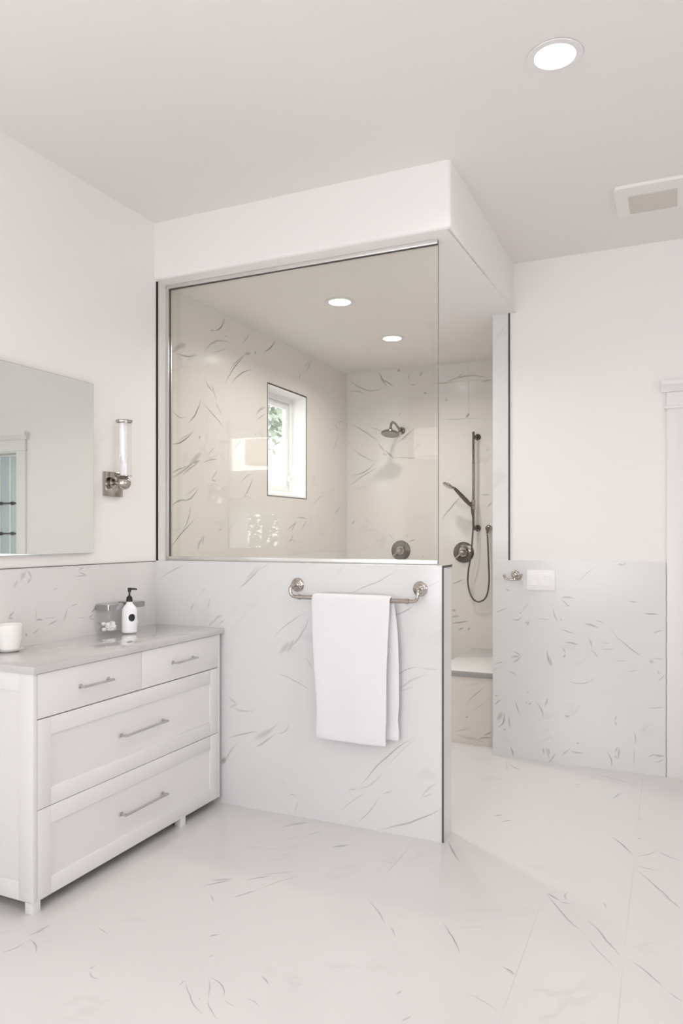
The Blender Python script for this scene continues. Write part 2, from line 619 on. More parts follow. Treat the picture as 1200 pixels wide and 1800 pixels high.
V_HALF = [(0.027, 1.152, 0.466, 0.201, 0.006, 0.0040, 0.45),
    (0.523, 1.108, 0.745, 0.210, -0.010, 0.0060, 0.50),
    (0.576, 1.154, 0.841, 0.121, 0.000, 0.0120, 0.25),
    (0.641, 1.206, 0.575, 0.095, 0.000, 0.0040, 0.25),
    (0.231, 0.989, 0.990, 0.058, 0.000, 0.0040, 0.60),
    (0.348, 1.005, 1.429, 0.066, 0.000, 0.0040, 0.40),
    (0.309, 1.094, 0.710, 0.031, 0.000, 0.0030, 0.40),
    (0.356, 0.914, 0.833, 0.046, 0.000, 0.0060, 0.50),
    (0.379, 0.918, 0.629, 0.098, 0.020, 0.0080, 0.40),
    (0.413, 0.924, 0.675, 0.055, 0.000, 0.0040, 0.50),
    (0.735, 0.866, 0.642, 0.264, 0.016, 0.0035, 0.50),
    (0.778, 0.798, 0.910, 0.271, -0.033, 0.0060, 0.45),
    (0.771, 0.800, 0.711, 0.102, 0.000, 0.0200, 0.35),
    (0.820, 0.801, 1.114, 0.095, 0.000, 0.0120, 0.40),
    (0.749, 0.706, -0.368, 0.238, 0.010, 0.0035, 0.45),
    (0.919, 0.798, -0.998, 0.083, 0.004, 0.0030, 0.40),
    (1.130, 1.109, 0.433, 0.319, -0.013, 0.0040, 0.50),
    (1.480, 1.121, 0.492, 0.147, 0.000, 0.0030, 0.35),
    (1.377, 1.014, 0.495, 0.131, -0.007, 0.0045, 0.50),
    (1.383, 1.020, 0.272, 0.051, 0.000, 0.0080, 0.30),
    (1.389, 0.715, 0.522, 0.146, 0.020, 0.0035, 0.60),
    (1.504, 0.786, 0.037, 0.117, -0.006, 0.0030, 0.35),
    (1.395, 0.656, 0.546, 0.196, 0.016, 0.0060, 0.30),
    (1.401, 0.664, 0.383, 0.098, 0.000, 0.0030, 0.30),
    (0.471, 0.562, -0.647, 0.075, 0.000, 0.0080, 0.30),
    (0.493, 0.507, -0.033, 0.144, -0.014, 0.0060, 0.40),
    (0.471, 0.496, 0.472, 0.076, 0.000, 0.0100, 0.25),
    (0.468, 0.338, 0.281, 0.203, 0.008, 0.0050, 0.60),
    (0.627, 0.350, 0.556, 0.144, 0.000, 0.0220, 0.30),
    (0.627, 0.312, 0.586, 0.164, -0.008, 0.0060, 0.50),
    (0.634, 0.357, 0.657, 0.190, -0.011, 0.0040, 0.50),
    (0.749, 0.399, 0.699, 0.110, -0.028, 0.0040, 0.50),
    (0.641, 0.317, 0.414, 0.055, 0.000, 0.0060, 0.40),
    (0.433, 0.186, 0.949, 0.181, 0.007, 0.0080, 0.35),
    (0.433, 0.206, 0.915, 0.045, 0.000, 0.0180, 0.75),
    (1.201, 0.176, 0.775, 0.432, 0.022, 0.0035, 0.75),
    (1.195, 0.175, 0.708, 0.183, -0.018, 0.0055, 0.30),
    (1.156, 0.173, 0.190, 0.050, 0.000, 0.0040, 0.50),
    (1.334, 0.296, 0.802, 0.253, 0.000, 0.0030, 0.30),
    (1.111, 0.055, 0.669, 0.188, 0.011, 0.0030, 0.45),
    (1.192, 0.009, 0.911, 0.210, -0.008, 0.0035, 0.50),
    (1.327, 0.176, 0.404, 0.067, 0.000, 0.0060, 0.30),
    (1.510, 0.175, 0.781, 0.141, 0.011, 0.0060, 0.30),
    (1.522, 0.188, 0.521, 0.061, 0.000, 0.0040, 0.30),
    (1.296, 0.003, 0.431, 0.358, -0.014, 0.0055, 0.50),
    (1.395, 0.043, 0.473, 0.254, -0.013, 0.0040, 0.70),
    (0.827, 0.084, -0.070, 0.056, 0.022, 0.0040, 0.35),
    (0.869, 0.023, 1.334, 0.059, 0.000, 0.0040, 0.30)]
V_SHL = [(0.550, 2.650, 0.769, 0.199, -0.030, 0.0060, 0.85),
    (0.525, 2.644, 0.292, 0.044, 0.000, 0.0060, 0.60),
    (0.875, 2.647, 0.807, 0.170, -0.017, 0.0060, 0.50),
    (1.154, 2.653, 0.632, 0.241, -0.014, 0.0065, 0.95),
    (1.180, 2.708, 0.855, 0.083, 0.000, 0.0030, 0.30),
    (0.147, 2.420, 0.595, 0.159, 0.008, 0.0200, 0.35),
    (0.212, 2.466, 0.495, 0.085, 0.000, 0.0200, 0.35),
    (0.175, 2.429, 0.190, 0.232, -0.014, 0.0070, 0.55),
    (0.451, 2.479, 0.424, 0.341, 0.048, 0.0090, 0.40),
    (0.525, 2.501, 0.423, 0.220, 0.000, 0.0060, 0.30),
    (0.672, 2.643, 0.328, 0.057, 0.000, 0.0070, 0.30),
    (0.672, 2.330, 0.779, 0.395, 0.016, 0.0060, 0.70),
    (0.726, 2.425, 0.678, 0.267, 0.013, 0.0060, 0.50),
    (0.914, 2.583, 0.330, 0.094, 0.000, 0.0120, 0.45),
    (1.044, 2.620, 0.493, 0.035, 0.000, 0.0120, 0.50),
    (0.744, 2.340, 0.503, 0.342, 0.034, 0.0055, 0.70),
    (0.464, 2.334, -0.579, 0.124, 0.000, 0.0055, 0.60),
    (0.534, 2.329, -1.015, 0.129, 0.000, 0.0060, 0.50),
    (0.576, 2.220, -0.743, 0.118, 0.000, 0.0060, 0.40),
    (0.286, 2.038, 0.910, 0.242, -0.024, 0.0060, 0.85),
    (0.432, 2.196, -0.488, 0.292, 0.006, 0.0055, 0.60),
    (0.133, 2.124, -0.192, 0.172, -0.038, 0.0060, 0.35),
    (0.126, 1.905, 0.464, 0.275, -0.027, 0.0065, 0.75),
    (0.204, 1.932, 0.459, 0.151, 0.000, 0.0050, 0.40),
    (0.406, 1.961, 0.975, 0.037, 0.000, 0.0090, 0.50),
    (0.126, 1.710, 0.536, 0.379, -0.019, 0.0100, 0.45),
    (0.309, 1.806, 0.580, 0.160, 0.000, 0.0220, 0.35),
    (0.133, 1.733, 0.346, 0.188, 0.009, 0.0060, 0.50),
    (0.227, 1.731, 0.516, 0.230, 0.000, 0.0070, 0.50),
    (0.325, 1.817, 0.224, 0.105, 0.000, 0.0120, 0.50),
    (0.438, 1.822, 0.237, 0.177, 0.009, 0.0060, 0.50),
    (0.492, 1.875, 0.631, 0.115, 0.000, 0.0050, 0.35),
    (0.534, 1.729, 0.766, 0.107, 0.000, 0.0100, 0.35),
    (0.534, 1.734, -0.076, 0.068, 0.000, 0.0070, 0.45),
    (0.234, 1.591, 0.485, 0.209, -0.025, 0.0060, 0.65),
    (0.264, 1.619, 0.443, 0.172, 0.000, 0.0040, 0.40),
    (0.126, 1.538, 0.288, 0.200, 0.024, 0.0060, 0.60),
    (0.234, 1.414, 1.085, 0.194, -0.027, 0.0055, 0.60),
    (0.126, 1.311, 0.623, 0.312, 0.009, 0.0060, 0.70),
    (0.379, 1.306, 0.815, 0.129, 0.000, 0.0120, 0.40),
    (0.443, 1.334, 1.149, 0.068, 0.000, 0.0060, 0.50),
    (0.395, 1.297, 1.333, 0.067, 0.000, 0.0140, 0.30),
    (0.619, 1.415, 0.517, 0.040, 0.000, 0.0060, 0.40),
    (0.771, 1.927, 0.722, 0.151, 0.000, 0.0060, 0.50),
    (0.894, 1.639, 0.841, 0.209, -0.017, 0.0070, 0.60),
    (0.866, 1.725, 0.443, 0.186, 0.019, 0.0060, 0.40),
    (0.875, 1.633, 0.011, 0.158, 0.016, 0.0040, 0.30),
    (1.054, 2.202, 0.479, 0.167, 0.017, 0.0140, 0.40),
    (1.064, 2.166, 0.464, 0.154, 0.008, 0.0060, 0.45),
    (1.050, 2.063, 0.958, 0.036, 0.000, 0.0050, 0.50),
    (1.802, 2.641, 0.888, 0.172, 0.000, 0.0120, 0.30),
    (1.685, 2.564, 1.104, 0.074, 0.000, 0.0060, 0.50),
    (1.776, 2.672, 0.731, 0.144, 0.000, 0.0050, 0.40),
    (2.321, 2.310, -0.437, 0.098, 0.010, 0.0060, 0.40),
    (2.290, 2.083, 0.999, 0.221, -0.011, 0.0060, 0.40),
    (2.368, 2.330, 0.314, 0.153, 0.000, 0.0050, 0.30),
    (1.910, 1.598, 0.471, 0.256, 0.026, 0.0080, 0.30),
    (2.321, 1.565, 0.524, 0.155, 0.000, 0.0060, 0.55),
    (1.486, 1.423, 0.395, 0.187, 0.000, 0.0060, 0.50),
    (1.559, 1.418, 0.697, 0.130, 0.000, 0.0090, 0.55),
    (1.634, 1.518, -0.039, 0.208, 0.010, 0.0060, 0.50),
    (1.723, 1.424, 0.718, 0.140, 0.000, 0.0060, 0.55),
    (1.535, 1.330, 0.834, 0.110, 0.000, 0.0060, 0.55),
    (1.498, 1.325, 0.028, 0.148, 0.030, 0.0060, 0.40)]
V_SHB = [(0.009, 2.757, -0.311, 0.380, -0.061, 0.0070, 0.50),
    (0.293, 2.780, -1.045, 0.154, 0.000, 0.0090, 0.65),
    (0.326, 2.723, -0.642, 0.136, 0.000, 0.0060, 0.80),
    (0.306, 2.737, -0.796, 0.074, 0.000, 0.0160, 0.35),
    (0.002, 2.634, -0.239, 0.192, 0.019, 0.0090, 0.30),
    (0.467, 2.764, 0.795, 0.031, 0.000, 0.0120, 0.70),
    (0.658, 2.711, 0.945, 0.051, 0.000, 0.0080, 0.60),
    (0.561, 2.690, 1.359, 0.048, 0.000, 0.0060, 0.35),
    (0.574, 2.644, -0.012, 0.050, 0.005, 0.0090, 0.40),
    (0.692, 2.579, -0.523, 0.035, 0.000, 0.0120, 0.50),
    (0.015, 2.368, -0.578, 0.355, 0.007, 0.0090, 0.40),
    (0.202, 2.320, -0.368, 0.140, 0.000, 0.0060, 0.30),
    (0.280, 2.182, -0.850, 0.118, 0.000, 0.0120, 0.35),
    (0.345, 2.118, -0.743, 0.131, 0.000, 0.0070, 0.75),
    (0.332, 2.095, -0.775, 0.054, 0.000, 0.0120, 0.30),
    (0.042, 2.145, -0.511, 0.258, -0.013, 0.0060, 0.45),
    (0.029, 1.906, 0.444, 0.264, -0.032, 0.0060, 0.60),
    (0.009, 1.808, 0.522, 0.336, 0.010, 0.0060, 0.50),
    (0.467, 2.388, 0.791, 0.063, 0.000, 0.0060, 0.40),
    (0.454, 2.161, 0.621, 0.209, 0.000, 0.0080, 0.50),
    (0.486, 2.183, 0.522, 0.087, 0.000, 0.0160, 0.30),
    (0.422, 2.043, -0.032, 0.202, 0.000, 0.0060, 0.40),
    (0.549, 2.034, 0.036, 0.075, 0.000, 0.0080, 0.50),
    (0.409, 2.091, 1.345, 0.085, 0.000, 0.0060, 0.30),
    (0.042, 1.481, 0.907, 0.054, 0.000, 0.0090, 0.50),
    (0.384, 1.407, -0.864, 0.079, 0.000, 0.0050, 0.40),
    (0.536, 1.377, 0.761, 0.043, 0.000, 0.0050, 0.40),
    (0.561, 1.335, 0.367, 0.067, 0.000, 0.0060, 0.60),
    (0.679, 1.206, 1.092, 0.027, 0.000, 0.0060, 0.40),
    (1.046, 2.338, 1.040, 0.058, -0.009, 0.0120, 0.65),
    (0.844, 2.625, 0.040, 0.410, 0.041, 0.0090, 0.40),
    (0.771, 2.637, 0.005, 0.192, 0.000, 0.0080, 0.35),
    (1.174, 2.625, 0.037, 0.092, 0.000, 0.0090, 0.40),
    (0.963, 2.655, 0.627, 0.087, 0.000, 0.0060, 0.30),
    (0.874, 2.489, 0.576, 0.029, 0.000, 0.0140, 0.30),
    (0.838, 2.340, -0.039, 0.220, 0.000, 0.0050, 0.30),
    (0.838, 1.506, 0.856, 0.273, 0.005, 0.0070, 0.60),
    (1.162, 1.714, -0.022, 0.092, 0.000, 0.0080, 0.35),
    (1.220, 1.611, 0.774, 0.064, 0.000, 0.0090, 0.40),
    (0.933, 0.991, 0.409, 0.119, 0.000, 0.0060, 0.60),
    (0.933, 0.787, -0.418, 0.040, 0.000, 0.0140, 0.40),
    (0.933, 0.666, 0.206, 0.148, 0.007, 0.0070, 0.60),
    (0.988, 0.621, 0.512, 0.052, 0.000, 0.0070, 0.60),
    (1.064, 0.617, 1.069, 0.037, 0.000, 0.0090, 0.50),
    (0.924, 0.724, 0.154, 0.083, 0.000, 0.0100, 0.35)]
V_WAIN = [(2.031, 1.089, 0.755, 0.191, 0.004, 0.0030, 0.40),
    (2.281, 1.230, -0.606, 0.031, 0.000, 0.0080, 0.50),
    (2.302, 1.213, 0.716, 0.028, 0.000, 0.0060, 0.50),
    (1.952, 1.009, -0.010, 0.080, 0.008, 0.0080, 0.45),
    (1.956, 1.003, -0.730, 0.060, 0.000, 0.0050, 0.50),
    (1.983, 0.970, -0.308, 0.021, 0.000, 0.0070, 0.50),
    (2.335, 1.005, -0.140, 0.050, 0.003, 0.0060, 0.55),
    (2.418, 0.940, -0.102, 0.084, 0.000, 0.0060, 0.75),
    (2.471, 0.824, 0.504, 0.051, 0.000, 0.0050, 0.40),
    (1.907, 0.950, -1.195, 0.098, -0.012, 0.0060, 0.45),
    (1.797, 0.875, -0.013, 0.105, 0.005, 0.0030, 0.40),
    (1.943, 0.876, 0.273, 0.017, 0.000, 0.0080, 0.40),
    (1.615, 1.051, -0.330, 0.027, 0.000, 0.0060, 0.50),
    (1.545, 0.904, 0.387, 0.091, 0.000, 0.0040, 0.55),
    (1.709, 0.902, 0.959, 0.097, 0.000, 0.0030, 0.45),
    (1.648, 0.868, 0.291, 0.078, -0.016, 0.0070, 0.45),
    (1.705, 0.902, 0.571, 0.013, 0.000, 0.0060, 0.50),
    (1.737, 0.844, 0.621, 0.026, 0.000, 0.0080, 0.40),
    (1.751, 0.831, 1.261, 0.030, 0.000, 0.0060, 0.60),
    (2.084, 0.864, -0.258, 0.089, 0.000, 0.0080, 0.55),
    (2.145, 0.885, -0.268, 0.058, 0.003, 0.0040, 0.45),
    (1.952, 0.815, -0.218, 0.082, 0.000, 0.0050, 0.50),
    (1.976, 0.741, -0.139, 0.083, 0.004, 0.0060, 0.70),
    (2.110, 0.776, -1.294, 0.070, 0.007, 0.0050, 0.55),
    (2.126, 0.704, -0.875, 0.067, 0.007, 0.0040, 0.55),
    (2.183, 0.753, 0.061, 0.056, 0.000, 0.0030, 0.40),
    (2.183, 0.717, 0.084, 0.089, -0.004, 0.0030, 0.45),
    (2.213, 0.864, -0.723, 0.278, -0.017, 0.0030, 0.50),
    (2.289, 0.778, -0.650, 0.156, -0.005, 0.0040, 0.70),
    (2.252, 0.650, 0.019, 0.084, 0.002, 0.0030, 0.45),
    (2.455, 0.673, -0.044, 0.077, 0.006, 0.0040, 0.40),
    (2.446, 0.655, 0.225, 0.029, 0.000, 0.0140, 0.40),
    (2.491, 0.539, 0.882, 0.067, 0.000, 0.0040, 0.45),
    (2.494, 0.614, -1.308, 0.031, 0.000, 0.0060, 0.40),
    (2.319, 0.587, 0.221, 0.081, 0.000, 0.0030, 0.45),
    (1.662, 0.669, -0.504, 0.061, 0.003, 0.0060, 0.50),
    (1.643, 0.625, 0.140, 0.066, 0.007, 0.0100, 0.45),
    (1.653, 0.593, 0.656, 0.077, -0.004, 0.0080, 0.50),
    (1.543, 0.575, 0.312, 0.068, 0.000, 0.0040, 0.60),
    (1.627, 0.543, -0.441, 0.067, 0.003, 0.0040, 0.55),
    (1.871, 0.692, -1.354, 0.117, -0.006, 0.0060, 0.70),
    (1.884, 0.651, -1.364, 0.066, 0.000, 0.0080, 0.40),
    (1.952, 0.711, -1.108, 0.050, 0.010, 0.0060, 0.40),
    (1.965, 0.648, 1.148, 0.026, 0.000, 0.0080, 0.55),
    (1.978, 0.510, 0.229, 0.197, -0.032, 0.0035, 0.50),
    (1.676, 0.366, -1.257, 0.106, -0.005, 0.0050, 0.55),
    (1.746, 0.425, -0.600, 0.019, 0.000, 0.0060, 0.40),
    (1.742, 0.368, -1.258, 0.024, 0.000, 0.0060, 0.40),
    (1.756, 0.343, 0.469, 0.026, 0.000, 0.0070, 0.50),
    (1.797, 0.368, -1.149, 0.123, 0.015, 0.0060, 0.60),
    (1.851, 0.336, 1.199, 0.068, -0.007, 0.0070, 0.50),
    (1.978, 0.302, -0.651, 0.020, 0.000, 0.0070, 0.70),
    (1.992, 0.290, 0.673, 0.017, 0.000, 0.0080, 0.50),
    (2.260, 0.295, 1.245, 0.034, -0.003, 0.0060, 0.50),
    (2.264, 0.291, -1.198, 0.028, 0.000, 0.0060, 0.40),
    (2.438, 0.387, 0.116, 0.096, 0.000, 0.0040, 0.50),
    (1.543, 0.316, 0.688, 0.068, 0.003, 0.0050, 0.60),
    (1.558, 0.173, 1.177, 0.125, -0.025, 0.0060, 0.75),
    (1.562, 0.222, 0.992, 0.073, 0.000, 0.0200, 0.40),
    (1.543, 0.383, -0.470, 0.027, 0.000, 0.0050, 0.50),
    (1.634, 0.263, -1.426, 0.085, 0.000, 0.0060, 0.50),
    (1.605, 0.164, 0.801, 0.018, 0.000, 0.0080, 0.50),
    (1.645, 0.075, -1.298, 0.074, 0.004, 0.0060, 0.80),
    (1.843, 0.088, -1.335, 0.047, 0.000, 0.0090, 0.40),
    (1.857, 0.094, -1.171, 0.082, 0.000, 0.0060, 0.50),
    (1.889, 0.005, 1.052, 0.069, 0.000, 0.0060, 0.50),
    (1.871, 0.091, -1.184, 0.048, 0.000, 0.0060, 0.50),
    (1.884, -0.001, 1.217, 0.026, 0.000, 0.0100, 0.40),
    (1.960, 0.051, 0.761, 0.061, 0.003, 0.0060, 0.45),
    (2.001, 0.086, -0.065, 0.088, -0.004, 0.0060, 0.55),
    (2.040, 0.132, 0.493, 0.020, 0.000, 0.0080, 0.40),
    (2.212, 0.110, -1.282, 0.104, 0.010, 0.0050, 0.65),
    (2.260, 0.102, 1.115, 0.048, 0.000, 0.0080, 0.40),
    (2.277, 0.068, 1.413, 0.069, 0.000, 0.0080, 0.50),
    (2.256, 0.092, -0.856, 0.032, 0.000, 0.0060, 0.45),
    (2.364, 0.248, -1.457, 0.088, 0.007, 0.0045, 0.55),
    (2.370, 0.160, -1.614, 0.134, 0.000, 0.0030, 0.40),
    (2.442, 0.098, 0.553, 0.053, 0.005, 0.0060, 0.45),
    (2.459, 0.118, 0.008, 0.075, 0.000, 0.0100, 0.50),
    (2.471, 0.080, 0.444, 0.070, -0.010, 0.0060, 0.40)]
V_BSP = [(-0.569, 1.223, 0.315, 0.045, 0.009, 0.0040, 0.55),
    (-0.569, 1.223, -0.370, 0.060, -0.003, 0.0040, 0.60),
    (-0.586, 1.201, -0.016, 0.073, 0.000, 0.0040, 0.55),
    (-0.526, 1.237, 0.030, 0.044, 0.000, 0.0030, 0.30),
    (-0.910, 1.190, 0.957, 0.068, 0.003, 0.0080, 0.40),
    (-0.874, 1.246, -1.082, 0.054, 0.005, 0.0080, 0.40),
    (-0.874, 1.182, 0.827, 0.038, 0.000, 0.0060, 0.50),
    (-0.903, 1.207, 1.001, 0.033, 0.000, 0.0200, 0.30),
    (-0.945, 1.167, 0.904, 0.045, 0.000, 0.0100, 0.25),
    (-0.728, 1.137, 0.140, 0.044, 0.009, 0.0040, 0.35),
    (-0.975, 1.042, 0.696, 0.047, 0.000, 0.0070, 0.50),
    (-0.975, 1.042, -0.013, 0.031, 0.000, 0.0060, 0.50),
    (-0.825, 1.021, 1.507, 0.047, 0.000, 0.0030, 0.50),
    (-0.830, 1.020, -0.063, 0.053, 0.001, 0.0050, 0.70),
    (-0.786, 1.018, 0.077, 0.093, 0.000, 0.0030, 0.35),
    (-0.759, 0.987, 0.331, 0.070, 0.001, 0.0045, 0.65),
    (-0.660, 0.991, 1.220, 0.066, 0.000, 0.0060, 0.50),
    (-0.620, 1.061, 0.247, 0.047, 0.000, 0.0040, 0.45),
    (-0.636, 1.056, 0.277, 0.017, 0.000, 0.0030, 0.30),
    (-0.586, 1.003, -0.063, 0.077, 0.000, 0.0030, 0.35),
    (-0.491, 1.017, 0.506, 0.051, 0.000, 0.0060, 0.60),
    (-0.509, 0.996, 0.292, 0.042, 0.000, 0.0050, 0.55),
    (-0.504, 0.996, -0.245, 0.046, 0.000, 0.0050, 0.40),
    (-0.880, 0.972, -0.927, 0.024, 0.000, 0.0080, 0.50),
    (-0.841, 0.955, 0.679, 0.045, 0.000, 0.0050, 0.45)]
V_BENCH = [(1.308, 0.256, 0.777, 0.216, 0.006, 0.0040, 0.55),
    (1.315, 0.176, 0.289, 0.015, 0.000, 0.0080, 0.90),
    (1.222, 0.071, 0.373, 0.139, -0.007, 0.0040, 0.50),
    (1.433, 0.069, 0.486, 0.070, 0.000, 0.0060, 0.90),
    (1.396, 0.033, 0.255, 0.102, 0.010, 0.0080, 0.60),
    (1.330, 0.199, 0.673, 0.211, 0.000, 0.0040, 0.25),
    (1.233, 0.058, -0.146, 0.224, 0.000, 0.0120, 0.25),
    (1.293, 0.385, 0.216, 0.166, 0.000, 0.0060, 0.20)]
J_FLOOR = [(2.119, -0.276, -1.568, 0.925, 0.0022),
    (2.424, 0.226, -1.569, 0.860, 0.0022),
    (2.426, -0.635, -1.556, 0.424, 0.0022),
    (2.413, 2.263, -1.567, 2.038, 0.0018)]
J_SHL = []
J_SHB = [(1.072, 2.818, -1.571, 0.505, 0.0040),
    (0.839, 2.645, -0.032, 0.422, 0.0040),
    (0.839, 2.342, -0.043, 0.422, 0.0030)]
# VEINS-END

M_FLOOR = marble('marble_floor_tile', 'z', V_FLOOR, J_FLOOR, base=(0.655, 0.64, 0.63), rough=0.16, flecks=0.12, seed=3.1)
M_HALF = marble('marble_half_wall_slab', 'y', V_HALF, (), base=(0.675, 0.675, 0.67), rough=0.12, flecks=0.10, seed=1.3)
M_SHL = marble('marble_shower_left_tile', 'x', V_SHL, J_SHL, base=(0.70, 0.675, 0.645), vein=(0.16, 0.14, 0.12), rough=0.16, flecks=0.14, seed=5.2)
M_SHB = marble('marble_shower_back_tile', 'y', V_SHB, J_SHB, base=(0.70, 0.675, 0.645), vein=(0.18, 0.155, 0.13), rough=0.16, flecks=0.14, seed=8.4)
M_WAIN = marble('marble_wainscot_tile', 'y', V_WAIN, (), base=(0.68, 0.685, 0.68), rough=0.2, flecks=0.16, seed=2.7)
M_BSP = marble('marble_backsplash', 'x', V_BSP, (), base=(0.69, 0.67, 0.66), rough=0.12, flecks=0.10, seed=9.6)
M_BENCH = marble('marble_bench_tile', 'y', V_BENCH, (), base=(0.72, 0.68, 0.64), rough=0.2, flecks=0.2, seed=4.4)

# ------------------------------------------------------------------ dimensions
X1, T, ZT = 1.6238, 0.14, 1.2551            # half wall
ZC, XS, ZS = 3.095, 1.659, 2.787            # ceilings
YR, XD, ZP, XW = 1.408, 2.5375, 1.237, 1.5347
YB = 2.583
YF = -3.96                                  # wall behind the photographer
XR = 6.3                                    # far right wall

# ------------------------------------------------------------------ shell
bm = BM(); box(bm, -0.2, XR + 0.2, YF - 0.2, 4.4, -0.08, 0.0)
struct('floor', bm, M_FLOOR)
bm = BM(); box(bm, -0.2, XR + 0.2, YF - 0.2, YR + 0.15, ZC, ZC + 0.1)
struct('ceiling', bm, M_CEIL)

# dropped ceiling over the shower
bm = BM()
prism(bm, [(0.0, 0.0), (XS, 0.0), (XS, YR + 0.06), (2.3, YR + 0.06), (2.3, YB + 0.12), (0.0, YB + 0.12)], 'z', ZS, ZC + 0.02)
es = []
for e_ in bm.edges:
    p, q = e_.verts[0].co, e_.verts[1].co
    if (p.y < 0.01 and q.y < 0.01 and p.z < ZS + 0.01 and q.z < ZS + 0.01) or (p.y < 0.01 and q.y < 0.01 and p.x > 1 and q.x > 1) or (p.x > 1.6 and q.x > 1.6 and p.x < 1.7 and q.x < 1.7 and p.z < ZS + 0.01 and q.z < ZS + 0.01):
        es.append(e_)
bmesh.ops.bevel(bm, geom=es, offset=0.02, segments=4, profile=0.5, affect='EDGES')
struct('ceiling_bulkhead', bm, M_WALL)

# left wall: painted part and tiled shower part round the small window
WY0, WY1, WZ0, WZ1 = 1.2191, 1.8095, 1.673, 2.451
bm = BM()
box(bm, -0.17, 0.0, YF, 0.02, 0, ZC, mi=0)
box(bm, -0.17, 0.0, 0.02, WY0, 0, ZC, mi=1)
box(bm, -0.17, 0.0, WY1, YB + 0.12, 0, ZC, mi=1)
box(bm, -0.17, 0.0, WY0, WY1, 0, WZ0, mi=1)
box(bm, -0.17, 0.0, WY0, WY1, WZ1, ZC, mi=1)
struct('wall_left', bm, [M_WALL, M_SHL], smooth=0)

bm = BM(); box(bm, 0.0, 2.3, YB, YB + 0.12, 0, ZS)
struct('wall_back', bm, M_SHB, smooth=0)
bm = BM(); box(bm, 2.12, 2.25, 1.55, YB, 0, ZS)
struct('wall_shower_side', bm, M_BENCH, smooth=0)

# half wall carrying the glass
bm = BM(); box(bm, 0.0, X1, 0.0, T, 0.0, ZT)
struct('wall_half', bm, M_HALF, smooth=0)

# wall with the switch and the doorway
DX0, DX1, DZ = 2.634, 3.42, 2.125
bm = BM()
box(bm, XW, DX0, YR + 0.004, 1.55, 0, ZC)
box(bm, DX0, DX1, YR + 0.004, 1.55, DZ, ZC)
box(bm, DX1, XR, YR + 0.004, 1.55, 0, ZC)
struct('wall_right', bm, M_WALL, smooth=0)
bm = BM()
XSTR = 1.634
prism(bm, [(XW, 0), (XD, 0), (XD, ZP), (XSTR, ZP), (XSTR, ZS), (XW, ZS)], 'y', YR - 0.006, YR + 0.004)
struct('wall_right_tile', bm, M_WAIN, smooth=0)

# wall behind the photographer with two rows of windows; narrow pair unseen, added for daylight
WINS = [(0.27, 2.36, 0.62, 1.69), (0.27, 2.36, 2.10, 2.60), (2.85, 3.75, 1.05, 1.69), (2.85, 3.75, 2.10, 2.60)]


def wall_with_holes(bm, xs, zs, holes, mk):
    X = sorted(set(xs) | {h[0] for h in holes} | {h[1] for h in holes})
    Z = sorted(set(zs) | {h[2] for h in holes} | {h[3] for h in holes})
    for a, b_ in zip(X, X[1:]):
        for c, d in zip(Z, Z[1:]):
            cx, cz = (a + b_) / 2, (c + d) / 2
            if any(h[0] < cx < h[1] and h[2] < cz < h[3] for h in holes):
                continue
            mk(bm, a, b_, c, d)


bm = BM()
wall_with_holes(bm, (0, XR), (0, ZC), WINS, lambda m, a, b_, c, d: box(m, a, b_, YF - 0.15, YF, c, d))
struct('wall_front', bm, M_WALL, smooth=0)
EW_FILL = [(-3.4, -1.7, 0.8, 2.5)]  # unseen window, added to light the left wall and vanity front
bm = BM()
wall_with_holes(bm, (YF - 0.15, 1.55), (0, ZC), EW_FILL, lambda m, a, b_, c, d: box(m, XR, XR + 0.15, a, b_, c, d))
struct('wall_far_right', bm, M_WALL, smooth=0)


def casement(n, axis, a0, a1, z0, z1, plane, mull=1):
    """white framed window in wall_front (axis x) or wall_far_right (axis y)"""
    def bx(bm, p0, p1, q0, q1, d0, d1, bev=0.003):
        if axis == 'x':
            box(bm, p0, p1, plane + d0, plane + d1, q0, q1, bev)
        else:
            box(bm, plane - d1, plane - d0, p0, p1, q0, q1, bev)
    fw = 0.055
    bm = BM()
    bx(bm, a0, a0 + fw, z0, z1, -0.1, -0.04)
    bx(bm, a1 - fw, a1, z0, z1, -0.1, -0.04)
    bx(bm, a0 + fw, a1 - fw, z0, z0 + fw, -0.1, -0.04)
    bx(bm, a0 + fw, a1 - fw, z1 - fw, z1, -0.1, -0.04)
    for k in range(mull):
        c = a0 + (a1 - a0) * (k + 1) / (mull + 1)
        bx(bm, c - 0.025, c + 0.025, z0 + fw, z1 - fw, -0.095, -0.045)
    win = struct('window_%d' % n, bm, M_VINYL)
    bm = BM()
    bx(bm, a0 + fw, a1 - fw, z0 + fw, z1 - fw, -0.075, -0.069, 0)
    new_obj('pane', bm, M_PANE, win, smooth=0)
    bm = BM()
    cw = 0.085
    bx(bm, a0 - cw, a0, z0 - cw, z1 + cw, 0.0, 0.02)
    bx(bm, a1, a1 + cw, z0 - cw, z1 + cw, 0.0, 0.02)
    bx(bm, a0, a1, z0 - cw, z0, 0.0, 0.02)
    bx(bm, a0, a1, z1, z1 + cw, 0.0, 0.02)
    new_obj('window_casing', bm, M_TRIM, win)
    if axis == 'x':
        portal(((a0 + a1) / 2, plane - 0.12, (z0 + z1) / 2), (PI / 2, 0, 0), a1 - a0, z1 - z0)
    else:
        portal((plane + 0.12, (a0 + a1) / 2, (z0 + z1) / 2), (PI / 2, 0, PI / 2), a1 - a0, z1 - z0)


for i, (a, b_, c, d) in enumerate(WINS):
    casement(i + 2, 'x', a, b_, c, d, YF, 1)
for i, (a, b_, c, d) in enumerate(EW_FILL):
    casement(i + 6, 'y', a, b_, c, d, XR, 2)

